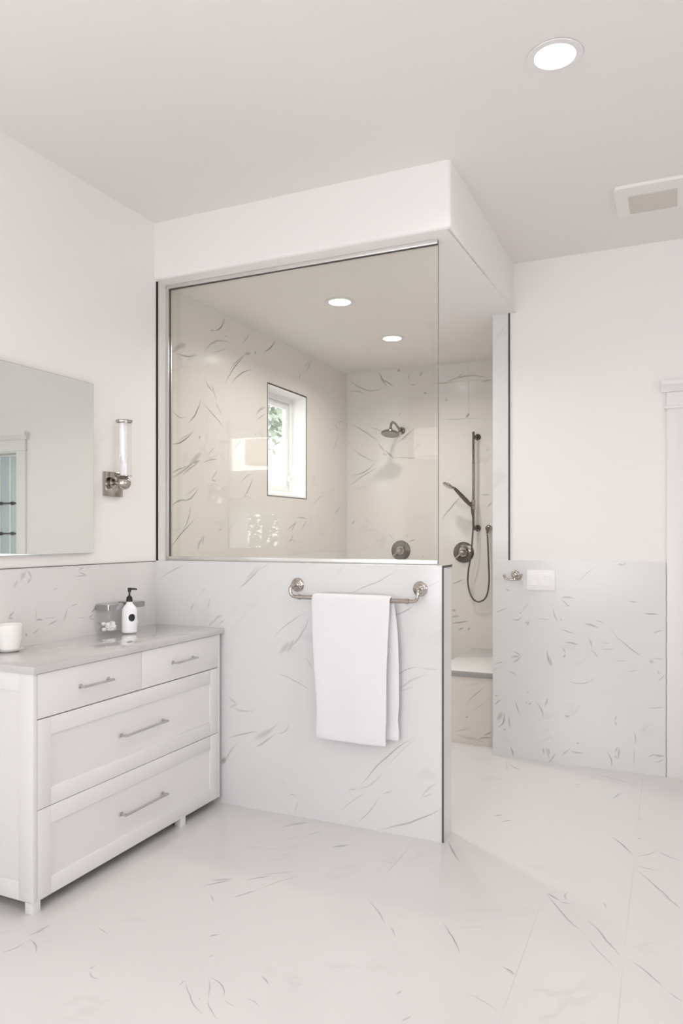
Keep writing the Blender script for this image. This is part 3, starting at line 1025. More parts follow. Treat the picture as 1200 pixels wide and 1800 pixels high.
# room beyond the doorway
bm = BM()
box(bm, 2.38, 2.5, 1.55, 3.0, 0, 2.6)
box(bm, 3.55, 3.67, 1.55, 3.0, 0, 2.6)
box(bm, 2.38, 3.67, 3.0, 3.12, 0, 2.6)
box(bm, 2.38, 3.67, 1.55, 3.12, 2.6, 2.7)
struct('wall_closet', bm, M_WALL, smooth=0)

# ------------------------------------------------------------------ shower window
bm = BM()
fx0, fx1 = -0.165, -0.115
fw = 0.05
box(bm, fx0, fx1, WY0, WY0 + fw, WZ0, WZ1, 0.004)
box(bm, fx0, fx1, WY1 - fw, WY1, WZ0, WZ1, 0.004)
box(bm, fx0, fx1, WY0 + fw, WY1 - fw, WZ0, WZ0 + fw, 0.004)
box(bm, fx0, fx1, WY0 + fw, WY1 - fw, WZ1 - fw, WZ1, 0.004)
win = struct('window_1', bm, M_VINYL)
bm = BM()
sw = 0.045
a0, a1, c0, c1 = WY0 + fw, WY1 - fw, WZ0 + fw, WZ1 - fw
for q in ((a0, a0 + sw, c0, c1), (a1 - sw, a1, c0, c1), (a0 + sw, a1 - sw, c0, c0 + sw), (a0 + sw, a1 - sw, c1 - sw, c1)):
    box(bm, -0.16, -0.128, q[0] + 0.001, q[1] - 0.001, q[2] + 0.001, q[3] - 0.001, 0.004)
sash = new_obj('sash', bm, M_VINYL, win)
bm = BM()
box(bm, -0.148, -0.142, a0 + sw, a1 - sw, c0 + sw, c1 - sw)
new_obj('pane', bm, M_PANE, sash, smooth=0)
bm = BM()
t = 0.012
box(bm, -0.115, -0.0005, WY0, WY0 + t, WZ0, WZ1)
box(bm, -0.115, -0.0005, WY1 - t, WY1, WZ0, WZ1)
box(bm, -0.115, -0.0005, WY0 + t, WY1 - t, WZ0, WZ0 + t)
box(bm, -0.115, -0.0005, WY0 + t, WY1 - t, WZ1 - t, WZ1)
new_obj('reveal_lining', bm, M_VINYL, win, smooth=0)
bm = BM()
box(bm, -0.115, -0.098, 1.722, 1.752, 1.80, 1.845, 0.004)
tube(bm, smooth_path([(-0.10, 1.737, 1.83), (-0.085, 1.737, 1.845), (-0.083, 1.737, 1.87), (-0.088, 1.737, 1.915)], 5), [0.0085] * 15 + [0.006], seg=10)
new_obj('crank_handle', bm, M_VINYL, win)
portal((-0.2, (WY0 + WY1) / 2, (WZ0 + WZ1) / 2), (PI / 2, 0, -PI / 2), WY1 - WY0, WZ1 - WZ0)
# black metal edging round the opening
bm = BM()
e = 0.0045
for q in ((WY0 - e, WY0, WZ0 - e, WZ1 + 0.004), (WY1, WY1 + e, WZ0 - e, WZ1 + 0.004), (WY0, WY1, WZ0 - e, WZ0), (WY0, WY1, WZ1, WZ1 + 0.009)):
    box(bm, -0.004, 0.003, q[0], q[1], q[2], q[3])
struct('trim_1', bm, M_BLACK, smooth=0)

# ------------------------------------------------------------------ metal tile edges
bm = BM(); box(bm, 0.0, 0.006, 0.012, 0.0235, ZT, ZS - 0.006)
struct('trim_2', bm, M_BLACK, smooth=0)
bm = BM(); box(bm, XSTR, XSTR + 0.007, YR - 0.008, YR + 0.004, ZP, ZS)
struct('trim_3', bm, M_BLACK, smooth=0)
bm = BM()
box(bm, X1 - 0.003, X1 + 0.0035, -0.0035, 0.005, 0.0, ZT + 0.002)
box(bm, X1 - 0.003, X1 + 0.0035, 0.005, T + 0.003, ZT - 0.009, ZT + 0.002)
struct('trim_4', bm, M_EDGE, smooth=0)

# backsplash on the left wall
bm = BM()
prism(bm, [(0.0, 0.9125), (0.0, ZT - 0.004), (YF, ZT - 0.004), (YF, 0.0), (-1.26, 0.0), (-1.26, 0.9125)], 'x', 0.0, 0.008)
o = struct('wall_left_backsplash', bm, M_BSP, smooth=0)
bm = BM(); box(bm, 0.0, 0.009, YF, 0.0, ZT - 0.004, ZT)
struct('trim_5', bm, M_DNICKEL, smooth=0)

# ------------------------------------------------------------------ doorway on the right
bm = BM()
box(bm, XD + 0.004, DX0, YR - 0.016, YR + 0.004, 0.0, DZ, 0.002)
box(bm, DX1, DX1 + 0.095, YR - 0.016, YR + 0.004, 0.0, DZ, 0.002)
door = struct('door_1', bm, M_TRIM)
bm = BM()
box(bm, XD + 0.002, DX1 + 0.097, YR - 0.018, YR + 0.004, DZ, 2.217, 0.003)
box(bm, XD - 0.008, DX1 + 0.107, YR - 0.026, YR + 0.004, DZ - 0.004, DZ + 0.012, 0.003)
prism(bm, [(YR + 0.004, 2.217), (YR - 0.022, 2.217), (YR - 0.03, 2.235), (YR - 0.05, 2.255), (YR - 0.052, 2.278), (YR + 0.004, 2.278)], 'x', XD - 0.025, DX1 + 0.12)
new_obj('head_casing', bm, M_TRIM, door)
bm = BM()
box(bm, DX0 - 0.001, DX0 + 0.018, YR - 0.01, 1.552, 0.0, DZ)
box(bm, DX1 - 0.018, DX1 + 0.001, YR - 0.01, 1.552, 0.0, DZ)
box(bm, DX0 + 0.018, DX1 - 0.018, YR - 0.01, 1.552, DZ - 0.018, DZ + 0.001)
new_obj('jamb', bm, M_TRIM, door)
bm = BM()
l0, l1 = DX0 + 0.02, DX1 - 0.02
box(bm, l0, l0 + 0.012, 1.50, 1.54, 0.01, DZ - 0.02)
box(bm, l1 - 0.08, l1, 1.50, 1.54, 0.01, DZ - 0.02)
box(bm, l0 + 0.012, l1 - 0.08, 1.50, 1.54, 0.01, 0.2)
box(bm, l0 + 0.012, l1 - 0.08, 1.50, 1.54, DZ - 0.034, DZ - 0.02)
leaf = new_obj('door_leaf', bm, M_TRIM, door, smooth=0)
bm = BM(); box(bm, l0 + 0.012, l1 - 0.08, 1.515, 1.525, 0.2, DZ - 0.034)
new_obj('frosted_pane', bm, M_FROST, leaf, smooth=0)
for z in (1.675, 1.405):
    bm = BM()
    pts = []
    prof = [(0.006, 0), (0.013, 0.015), (0.006, 0.05)]
    tube(bm, [(l0 + 0.012, 1.508, z), (l1 - 0.08, 1.508, z)], 0.007, seg=10)
    for k in range(5):
        sphere(bm, (l0 + 0.03 + k * 0.14, 1.508, z), 0.015, sx=2.0, seg=14)
    new_obj('glazing_bar', bm, M_BLACK, leaf)
for k in range(5):
    bm = BM()
    x = l0 + 0.06 + k * 0.13
    box(bm, x, x + 0.02, 1.511, 1.517, 0.2, DZ - 0.034)
    new_obj('glazing_strip', bm, M_TRIM, leaf, smooth=0)

# baseboard beyond the door
bm = BM(); box(bm, DX1 + 0.1, XR, YR - 0.012, YR + 0.004, 0, 0.14, 0.003)
struct('baseboard_right', bm, M_TRIM)

# ------------------------------------------------------------------ shower glass
YG = 0.115
gl = thing('shower_glass_panel', 'large frameless clear glass panel standing on the marble half wall', 'glass panel', (0.0, YG, ZT))
GX = 1.5675
bm = BM(); box(bm, 0.012, GX, YG - 0.005, YG + 0.005, ZT + 0.006, ZS - 0.004)
new_obj('pane', bm, M_SHOWERGLASS, gl, smooth=0)
bm = BM()
box(bm, 0.004, GX, YG - 0.014, YG - 0.0052, ZT + 0.0005, ZT + 0.022, 0.0015)
box(bm, 0.004, GX, YG + 0.0052, YG + 0.014, ZT + 0.0005, ZT + 0.022, 0.0015)
new_obj('bottom_channel', bm, M_ALU, gl)
bm = BM()
box(bm, 0.004, GX, YG - 0.018, YG - 0.0052, ZS - 0.022, ZS - 0.001, 0.0015)
box(bm, 0.004, GX, YG + 0.0052, YG + 0.016, ZS - 0.022, ZS - 0.001, 0.0015)
new_obj('top_channel', bm, M_ALU, gl)
bm = BM()
box(bm, 0.0005, 0.018, YG - 0.018, YG - 0.0052, ZT + 0.022, ZS - 0.022, 0.0015)
box(bm, 0.0005, 0.018, YG + 0.0052, YG + 0.016, ZT + 0.022, ZS - 0.022, 0.0015)
new_obj('side_channel', bm, M_ALU, gl)
bm = BM()
box(bm, 0.018, GX, YG - 0.0065, YG - 0.0051, ZS - 0.027, ZS - 0.022)
box(bm, 0.018, 0.023, YG - 0.0065, YG - 0.0051, ZT + 0.022, ZS - 0.027)
new_obj('gasket', bm, M_EDGE, gl, smooth=0)
bm = BM(); box(bm, GX + 0.0001, GX + 0.0016, YG - 0.005, YG + 0.005, ZT + 0.006, ZS - 0.004)
new_obj('polished_edge', bm, M_GEDGE, gl, smooth=0)

# ------------------------------------------------------------------ bench in the shower
bn = thing('shower_bench', 'built-in shower bench with white slab top and marble tiled base', 'bench', (1.6, 2.07, 0.0))
bm = BM(); box(bm, 1.13, 2.12, 1.58, YB, 0.0, 0.447)
new_obj('base', bm, M_BENCH, bn, smooth=0, origin=(0, 0, 0))
bm = BM()
fs = box(bm, 1.11, 2.12, 1.57, YB, 0.447, 0.485, 0.002)
for f in bm.faces:
    if abs(f.calc_center_median().y - 1.57) < 0.001:
        f.material_index = 1
new_obj('seat_slab', bm, [M_SLAB, M_SLABEDGE], bn)

# ------------------------------------------------------------------ vanity
VY0, VY1 = -1.2375, -0.026
van = thing('vanity_cabinet', 'white shaker vanity with four drawers on short square legs', 'cabinet', (0.22, -0.63, 0.0))
bm = BM()
box(bm, 0.006, 0.414, VY0 + 0.024, VY1 - 0.018, 0.046, 0.8845)                 # carcass
box(bm, 0.006, 0.44, VY1 - 0.0165, VY1, 0.0425, 0.8845, 0.001)                 # far side panel
# near side panel: shaker frame
box(bm, 0.006, 0.375, VY0 + 0.008, VY0 + 0.0185, 0.11, 0.82)
box(bm, 0.368, 0.44, VY0, VY0 + 0.0185, 0.0425, 0.8845, 0.0012)
box(bm, 0.006, 0.08, VY0, VY0 + 0.0185, 0.0425, 0.8845, 0.0012)
box(bm, 0.08, 0.368, VY0, VY0 + 0.0185, 0.0425, 0.112, 0.0012)
box(bm, 0.08, 0.368, VY0, VY0 + 0.0185, 0.818, 0.8845, 0.0012)
new_obj('body', bm, M_CAB, van)
bm = BM(); box(bm, 0.008, 0.4135, VY0 + 0.0245, VY1 - 0.0185, 0.0445, 0.0459)  # dark sheet added to deepen the shade under the cabinet
new_obj('underside', bm, M_UNDERSHADE, van, smooth=0)


def handle(parent, yc, z, ln):
    bm = BM()
    h = ln / 2
    x0, x1 = 0.4405, 0.468
    for s in (-1, 1):
        y = yc + s * (h - 0.008)
        box(bm, x0, x0 + 0.003, y - 0.0085, y + 0.0085, z - 0.0085, z + 0.0085, 0.001)
        box(bm, x0 + 0.003, x1 + 0.003, y - 0.0045, y + 0.0045, z - 0.0045, z + 0.0045, 0.0012)
    box(bm, x1 - 0.004, x1 + 0.005, yc - h, yc + h, z - 0.0045, z + 0.0045, 0.002)
    new_obj('handle', bm, M_BRUSH, parent)


def drawer(y0, y1, z0, z1, shaker, hl):
    bm = BM()
    if shaker:
        fwid = 0.066
        box(bm, 0.418, 0.433, y0 + 0.01, y1 - 0.01, z0 + 0.01, z1 - 0.01)
        box(bm, 0.4185, 0.4400, y0, y0 + fwid, z0, z1, 0.0012)
        box(bm, 0.4185, 0.4400, y1 - fwid, y1, z0, z1, 0.0012)
        box(bm, 0.4185, 0.4400, y0 + fwid - 0.0005, y1 - fwid + 0.0005, z0, z0 + fwid, 0.0012)
        box(bm, 0.4185, 0.4400, y0 + fwid - 0.0005, y1 - fwid + 0.0005, z1 - fwid, z1, 0.0012)
    else:
        box(bm, 0.418, 0.440, y0, y1, z0, z1, 0.0015)
    d = new_obj('drawer', bm, M_CAB, van)
    handle(d, (y0 + y1) / 2, (z0 + z1) / 2, hl)


DY0, DY1, DM = VY0 + 0.0205, VY1 - 0.0185, -0.637
drawer(DY0, DM - 0.0008, 0.7155, 0.8815, False, 0.172)
drawer(DM + 0.0008, DY1, 0.7155, 0.8815, False, 0.172)
drawer(DY0, DY1, 0.3795, 0.711, True, 0.292)
drawer(DY0, DY1, 0.0435, 0.3765, True, 0.292)
for (x, y) in ((0.418, -1.2185), (0.418, -0.331), (0.05, -1.2185), (0.05, -0.331)):
    bm = BM(); box(bm, x - 0.019, x + 0.019, y - 0.019, y + 0.019, 0.0, 0.047, 0.002)
    new_obj('leg', bm, M_CAB, van)

bm = BM(); box(bm, 0.008, 0.45, -1.2436, -0.0015, 0.885, 0.913, 0.0015)
tag(new_obj('countertop', bm, M_COUNTER, origin=(0.22, -0.63, 0.885)), 'glossy pale grey stone countertop on the white vanity', 'countertop')

# ------------------------------------------------------------------ mirror
mir = thing('wall_mirror', 'frameless rectangular wall mirror above the vanity', 'mirror', (0.0, -0.79, 1.309))
bm = BM(); box(bm, 0.012, 0.0195, -1.10, -0.4823, 1.309, 2.1275, 0.0)
new_obj('glass_backing', bm, M_MEDGE, mir, smooth=0)
bm = BM(); box(bm, 0.0196, 0.0204, -1.0985, -0.4838, 1.3105, 2.126, 0.0)
new_obj('mirror_face', bm, M_MIRROR, mir, smooth=0)
for y in (-1.0, -0.58):
    bm = BM()
    box(bm, 0.0, 0.012, y - 0.02, y + 0.02, 1.5, 1.95)
    new_obj('hanging_rail', bm, M_BRUSH, mir, smooth=0)

# ------------------------------------------------------------------ sconce
SY, SX = -0.334, 0.078
sc = thing('wall_sconce', 'polished nickel wall sconce with clear glass tube beside the mirror', 'wall lamp', (0.0, SY, 1.65))
bm = BM(); box(bm, 0.0, 0.016, SY - 0.0655, SY + 0.0655, 1.588, 1.712, 0.003)
new_obj('backplate', bm, M_NICKEL, sc)
bm = BM()
lathe(bm, [(0.03, 0.016), (0.03, 0.02), (0.021, 0.024), (0.012, 0.028), (0.011, SX - 0.02)], (0, SY, 1.657), (1, 0, 0), 28)
new_obj('arm', bm, M_NICKEL, sc)
bm = BM()
sphere(bm, (SX, SY, 1.655), 0.034)
new_obj('ball_joint', bm, M_NICKEL, sc)
bm = BM()
lathe(bm, [(0.0, 0.0), (0.014, 0.0), (0.02, 0.002), (0.040, 0.004), (0.040, 0.007), (0.024, 0.010), (0.0, 0.012)], (SX, SY, 1.684), (0, 0, 1), 32)
new_obj('drip_dish', bm, M_NICKEL, sc)
bm = BM()
lathe(bm, [(0.0, 0.0), (0.017, 0.0), (0.0185, 0.03), (0.0195, 0.058), (0.014, 0.062), (0.0, 0.062)], (SX, SY, 1.694), (0, 0, 1), 28)
new_obj('candle_socket', bm, M_BULB, sc)
bm = BM()
lathe(bm, [(0.0, 0.0), (0.008, 0.0), (0.010, 0.03), (0.0165, 0.062), (0.017, 0.085), (0.017, 0.195), (0.012, 0.203), (0.0, 0.205)], (SX, SY, 1.752), (0, 0, 1), 28)
new_obj('tube_bulb', bm, M_BULB, sc)
bm = BM()
lathe(bm, [(0.0365, 0.0), (0.038, 0.0), (0.038, 0.266), (0.0365, 0.266)], (SX, SY, 1.698), (0, 0, 1), 40, close=True)
new_obj('glass_tube', bm, M_SCONCEGLASS, sc)
bm = BM()
lathe(bm, [(0.0365, 0.0), (0.041, 0.0), (0.0415, 0.005), (0.041, 0.010), (0.0365, 0.010)], (SX, SY, 1.958), (0, 0, 1), 40, close=True)
for k in range(2):
    tube(bm, [(SX - 0.04 * (1 - k), SY - 0.04 * k, 1.963), (SX + 0.04 * (1 - k), SY + 0.04 * k, 1.963)], 0.002, 8)
new_obj('top_rim', bm, M_NICKEL, sc)

# ------------------------------------------------------------------ countertop things
ZK = 0.913
# jars
def jar(y, label):
    j = thing('glass_jar', label, 'jar', (0.0585, y, ZK), 'glass jars on the countertop')
    cx, hx, dy, h = 0.0585, 0.0465, 0.0125, 0.116
    bm = BM()
    def ring(r, z, hh):
        return [bm.verts.new((p[0], p[1], z)) for p in round_rect(cx, y, hh, hh + dy, r, 5)]
    specs = [(0.012, ZK + 0.0005, hx - 0.006), (0.014, ZK + 0.006, hx), (0.014, ZK + h - 0.012, hx), (0.013, ZK + h, hx - 0.006),
             (0.012, ZK + h, hx - 0.0085), (0.012, ZK + h - 0.013, hx - 0.003), (0.012, ZK + 0.010, hx - 0.003), (0.010, ZK + 0.0055, hx - 0.008)]
    rings = [ring(r, z, hh) for r, z, hh in specs]
    n = len(rings[0])
    for a, b_ in zip(rings, rings[1:]):
        for k in range(n):
            bm.faces.new((a[k], a[(k + 1) % n], b_[(k + 1) % n], b_[k]))
    bm.faces.new(rings[0][::-1]); bm.faces.new(rings[-1])
    new_obj('jar_body', bm, M_JARGLASS, j)
    bm = BM()
    prism(bm, round_rect(cx, y, hx - 0.001, hx + dy - 0.001, 0.014, 6), 'z', ZK + h + 0.0005, ZK + h + 0.029)
    bmesh.ops.bevel(bm, geom=[e_ for e_ in bm.edges if abs(e_.verts[0].co.z - e_.verts[1].co.z) < 1e-5], offset=0.003, segments=2, affect='EDGES')
    new_obj('lid', bm, M_CHROME, j)
    bm = BM()
    for k in range(26):
        a, r = random.uniform(0, 6.28), random.uniform(0, 0.027)
        lay = k // 9
        rr = random.uniform(0.010, 0.013)
        sphere(bm, (cx + r * math.cos(a), y + 1.3 * r * math.sin(a), ZK + 0.020 + lay * 0.014), rr, 1, 1, random.uniform(0.7, 1), seg=12)
    c = new_obj('cotton_balls', bm, M_COTTON, origin=(cx, y, ZK + 0.007))
    tag(c, 'white cotton balls inside the ' + ('left' if y < -0.3 else 'right') + ' glass jar', 'cotton balls')
    c['kind'] = 'stuff'


jar(-0.409, 'clear glass jar with chrome lid, left of the soap dispenser')
jar(-0.256, 'clear glass jar with chrome lid, right behind the soap dispenser')

# soap dispenser
BX, BY, BK = 0.122, -0.345, 1.14
sd = thing('soap_dispenser', 'white pump soap bottle with black pump and black round dot', 'soap dispenser', (BX, BY, ZK))
bm = BM()
R = 0.0365
lathe(bm, [(0.0, 0.0005), (R - 0.003, 0.0005), (R, 0.004), (R, 0.098), (R - 0.002, 0.106), (R - 0.008, 0.113), (R - 0.016, 0.121), (0.015, 0.128), (0.0145, 0.136), (0.0, 0.136)], (BX, BY, ZK), seg=44)
bmesh.ops.scale(bm, vec=(1, 1, BK), space=Matrix.Translation((0, 0, -ZK)), verts=bm.verts[:])
new_obj('bottle', bm, M_BOTTLE, sd)
bm = BM()
lathe(bm, [(0.0, 0.134), (0.0155, 0.134), (0.0155, 0.143), (0.0135, 0.153), (0.006, 0.160), (0.0045, 0.163), (0.0045, 0.178), (0.0, 0.178)], (BX, BY, ZK), seg=28)
bmesh.ops.scale(bm, vec=(1, 1, BK), space=Matrix.Translation((0, 0, -ZK)), verts=bm.verts[:])
new_obj('pump_collar', bm, M_PUMP, sd)
bm = BM()
lathe(bm, [(0.0, 0.176), (0.0075, 0.176), (0.009, 0.190), (0.008, 0.194), (0.0, 0.195)], (BX, BY, ZK), seg=24)
bmesh.ops.scale(bm, vec=(1, 1, BK), space=Matrix.Translation((0, 0, -ZK)), verts=bm.verts[:])
dr = Vector((0.9107, 0.413, 0))
p0 = Vector((BX, BY, ZK + 0.189 * BK))
tube(bm, [p0, p0 + dr * 0.022, p0 + dr * 0.034 + Vector((0, 0, -0.001)), p0 + dr * 0.037 + Vector((0, 0, -0.004))], [0.0055, 0.0048, 0.004, 0.0034], 12)
new_obj('pump_nozzle', bm, M_PUMP, sd)
bm = BM()
ca = math.atan2(-3.2104 - BY, 2.5752 - BX) + 0.33
seg = 32
cen = None
ring_ = []
for k in range(seg):
    a = 2 * PI * k / seg
    u, v = 0.0165 * math.cos(a), 0.0185 * math.sin(a)
    th = ca + u / R
    ring_.append(bm.verts.new((BX + (R + 0.0006) * math.cos(th), BY + (R + 0.0006) * math.sin(th), ZK + 0.067 * BK + v)))
inner = [ring_]
for f_ in (0.66, 0.33):
    rr_ = []
    for k in range(seg):
        a = 2 * PI * k / seg
        u, v = 0.0165 * f_ * math.cos(a), 0.0185 * f_ * math.sin(a)
        th = ca + u / R
        rr_.append(bm.verts.new((BX + (R + 0.0006) * math.cos(th), BY + (R + 0.0006) * math.sin(th), ZK + 0.067 * BK + v)))
    inner.append(rr_)
for a, b_ in zip(inner, inner[1:]):
    for k in range(seg):
        bm.faces.new((a[k], a[(k + 1) % seg], b_[(k + 1) % seg], b_[k]))
bm.faces.new(inner[-1])
new_obj('dot_label', bm, M_PUMP, sd)

# cup on a saucer
CX, CY = 0.067, -1.0175
bm = BM()
lathe(bm, [(0.0, 0.0005), (0.034, 0.0005), (0.038, 0.003), (0.055, 0.011), (0.057, 0.013), (0.054, 0.0135), (0.036, 0.008), (0.0, 0.007)], (CX, CY, ZK), seg=48)
tag(new_obj('saucer', bm, M_PORC, origin=(CX, CY, ZK)), 'small white saucer under the cup on the countertop', 'saucer')
cu = thing('candle_cup', 'white cup on a saucer at the near end of the countertop', 'cup', (CX, CY, ZK + 0.0085))
bm = BM()
lathe(bm, [(0.0, 0.0005), (0.030, 0.0005), (0.037, 0.003), (0.044, 0.018), (0.049, 0.050), (0.0525, 0.104), (0.0515, 0.105), (0.050, 0.104), (0.0465, 0.051), (0.041, 0.02), (0.033, 0.007), (0.0, 0.006)], (CX, CY, ZK + 0.0085), seg=48)
new_obj('cup_body', bm, M_PORC, cu)
bm = BM()
lathe(bm, [(0.0, 0.030), (0.0435, 0.030), (0.0475, 0.082), (0.0, 0.084)], (CX, CY, ZK + 0.0085), seg=40)
new_obj('wax', bm, M_WAX, cu)

# ------------------------------------------------------------------ towel bar + towel
BZ, BYY = 1.0945, -0.062
FZ = 1.1487
FX0, FX1 = 0.882, 1.5175
tb = thing('towel_bar', 'polished nickel towel bar with round mounts on the marble half wall', 'towel bar', ((FX0 + FX1) / 2, 0.0, FZ))
for fx, s in ((FX0, -1), (FX1, -1)):
    bm = BM()
    lathe(bm, [(0.0, 0.0), (0.0345, 0.0), (0.0345, 0.005), (0.031, 0.009), (0.023, 0.011), (0.021, 0.015), (0.014, 0.018), (0.010, 0.024), (0.0, 0.026)], (fx, -0.0005, FZ), (0, -1, 0), 40)
    new_obj('mount', bm, M_NICKEL, tb)
for fx, d in ((FX0, 1), (FX1, -1)):
    bm = BM()
    pts = smooth_path([(fx, -0.016, FZ), (fx - d * 0.004, -0.045, FZ), (fx - d * 0.008, -0.060, FZ - 0.010), (fx - d * 0.008, BYY, FZ - 0.030), (fx + d * 0.002, BYY, BZ + 0.006), (fx + d * 0.022, BYY, BZ), (fx + d * 0.045, BYY, BZ)], 6)
    tube(bm, pts, 0.0085, 16)
    new_obj('arm', bm, M_NICKEL, tb)
    bm = BM()
    x = fx + d * 0.042
    lathe(bm, [(0.009, -0.008), (0.0125, -0.007), (0.0125, 0.007), (0.009, 0.008)], (x, BYY, BZ), (1, 0, 0), 24)
    new_obj('collar', bm, M_NICKEL, tb)
bm = BM()
tube(bm, [(FX0 + 0.045, BYY, BZ), (FX1 - 0.045, BYY, BZ)], 0.0105, 20)
new_obj('bar', bm, M_NICKEL, tb)


def lerp_tab(tab, t):
    for (a, va), (b_, vb) in zip(tab, tab[1:]):
        if t <= b_:
            return va + (vb - va) * (t - a) / (b_ - a)
    return tab[-1][1]


def towel():
    """folded bath towel hanging over the bar: cross-section swept over the bar, front and back flaps"""
    th = 0.0125
    rb = 0.0115
    ztop = BZ
    # x-limits against z
    FL = [(0.42, 1.020), (0.47, 1.018), (0.545, 1.023), (0.62, 1.021), (0.75, 1.012), (0.90, 1.003), (1.05, 0.998), (1.2, 0.997)]
    FR = [(0.42, 1.378), (0.47, 1.377), (0.55, 1.382), (0.75, 1.384), (0.92, 1.390), (1.03, 1.396), (1.2, 1.400)]
    BL = [(0.42, 1.040), (0.6, 1.035), (1.1, 1.01), (1.2, 0.999)]
    BR = [(0.42, 1.424), (0.50, 1.428), (0.535, 1.419), (0.60, 1.428), (0.80, 1.428), (0.95, 1.423), (1.05, 1.411), (1.085, 1.404), (1.2, 1.400)]
    path = []  # (y, z, side) from back bottom over the bar to front bottom
    zb, zf = 0.443, 0.420
    nb = 26
    for k in range(nb):
        t = k / (nb - 1)
        z = zb + (ztop - zb) * t
        path.append((BYY + rb + th * 0.5 + 0.006 * (1 - t), z, 'b'))
    for k in range(1, 10):
        a = PI * k / 10
        path.append((BYY + (rb + th * 0.5) * math.cos(a), ztop + (rb + th * 0.5) * math.sin(a), 't'))
    nf = 30
    for k in range(nf):
        t = k / (nf - 1)
        z = ztop + (zf - ztop) * t
        path.append((BYY - rb - th * 0.5 - 0.004 * math.sin(t * PI) , z, 'f'))
    NX = 26
    bm = BM()
    grid = []
    n = len(path)
    for i, (y, z, sd_) in enumerate(path):
        if sd_ == 'b':
            xl, xr = lerp_tab(BL, z), lerp_tab(BR, z)
        elif sd_ == 'f':
            xl, xr = lerp_tab(FL, z), lerp_tab(FR, z)
        else:
            f = (i - nb) / 9.0
            xl = lerp_tab(BL, ztop) * (1 - f) + lerp_tab(FL, ztop) * f
            xr = lerp_tab(BR, ztop) * (1 - f) + lerp_tab(FR, ztop) * f
        row = []
        for j in range(NX + 1):
            u = j / NX
            fall = min(1.0, max(0.0, (ztop - z) / 0.6)) if sd_ != 't' else 0
            wob = 0.0045 * fall * math.sin(u * 5.2 + (1.0 if sd_ == 'f' else 2.4)) + 0.002 * fall * math.sin(u * 13 + z * 5)
            # a drop at the lower right corner of the front flap, hem sag
            dz = 0
            if sd_ == 'f':
                dz = 0.006 * fall * u + 0.004 * fall * (1 - u) ** 3 - 0.008 * fall * max(0, u - 0.8)
            if sd_ == 'b':
                dz = 0.006 * fall * math.sin(u * 3)
            dy = wob
            if sd_ == 'b':
                dy = abs(wob) * 0.8
            row.append((xl + (xr - xl) * u, y + dy, z + dz))
        grid.append(row)
    # normals across path for thickness
    top = []
    bot = []
    for i in range(n):
        a = grid[max(i - 1, 0)][NX // 2]
        b_ = grid[min(i + 1, n - 1)][NX // 2]
        ty, tz = b_[1] - a[1], b_[2] - a[2]
        l = math.hypot(ty, tz) or 1
        ny, nz = -tz / l, ty / l
        rt_, rb_ = [], []
        for j in range(NX + 1):
            x, y, z = grid[i][j]
            edge = min(j, NX - j)
            k = th * 0.5 * (0.55 if edge == 0 else 0.9 if edge == 1 else 1.0)
            if i in (0, n - 1):
                k *= 0.55
            # hem band slightly thinner line
            sd_ = path[i][2]
            if sd_ in 'fb' and 0.530 < path[i][1] < 0.552:
                k *= 0.86
            rt_.append(bm.verts.new((x, y + ny * k, z + nz * k)))
            rb_.append(bm.verts.new((x, y - ny * k, z - nz * k)))
        top.append(rt_)
        bot.append(rb_)
    for i in range(n - 1):
        for j in range(NX):
            bm.faces.new((top[i][j], top[i + 1][j], top[i + 1][j + 1], top[i][j + 1]))
            bm.faces.new((bot[i][j], bot[i][j + 1], bot[i + 1][j + 1], bot[i + 1][j]))
        bm.faces.new((top[i][0], bot[i][0], bot[i + 1][0], top[i + 1][0]))
        bm.faces.new((top[i][NX], top[i + 1][NX], bot[i + 1][NX], bot[i][NX]))
    for j in range(NX):
        bm.faces.new((top[0][j], top[0][j + 1], bot[0][j + 1], bot[0][j]))
        bm.faces.new((top[n - 1][j], bot[n - 1][j], bot[n - 1][j + 1], top[n - 1][j + 1]))
    o = new_obj('bath_towel', bm, M_TOWEL, smooth=180, origin=(1.2, BYY, BZ))
    md = o.modifiers.new('soft', 'SUBSURF')
    md.levels = 1
    md.render_levels = 2
    return tag(o, 'folded white bath towel hanging over the towel bar', 'towel')


towel()

# ------------------------------------------------------------------ shower fittings (on the back wall)
sh = thing('rain_shower', 'nickel rain shower head on a curved arm high on the shower wall', 'shower head', (0.503, YB, 2.268))
bm = BM()
lathe(bm, [(0.0, 0.0), (0.031, 0.0), (0.031, 0.006), (0.026, 0.012), (0.016, 0.014), (0.013, 0.02), (0.0, 0.02)], (0.503, YB - 0.0005, 2.268), (0, -1, 0), 36)
new_obj('mount', bm, M_DNICKEL, sh)
HX, HY, HZ = 0.5135, 2.285, 2.215
bm = BM()
tube(bm, smooth_path([(0.503, YB - 0.01, 2.268), (0.505, 2.50, 2.278), (0.508, 2.41, 2.302), (0.511, 2.345, 2.305), (0.513, 2.305, 2.282), (HX, HY + 0.003, HZ + 0.028)], 8), 0.0105, 16)
new_obj('arm', bm, M_DNICKEL, sh)
ax_ = Vector((0.0, 0.30, 1.0))
bm = BM()
lathe(bm, [(0.0, 0.0), (0.066, 0.0), (0.074, 0.004), (0.074, 0.010), (0.066, 0.017), (0.040, 0.030), (0.018, 0.042), (0.015, 0.052), (0.0, 0.054)], (HX, HY - 0.008, HZ - 0.018), ax_, 44)
hd = new_obj('rose', bm, M_DNICKEL, sh)
bm = BM()
lathe(bm, [(0.0, -0.002), (0.062, -0.002), (0.062, 0.0), (0.0, 0.0)], (HX, HY - 0.008, HZ - 0.018), ax_, 40)
new_obj('nozzle_plate', bm, mat('grey_nozzle_rubber', (0.30, 0.29, 0.27), 0.5, bump=0.8, bump_scale=300), hd)


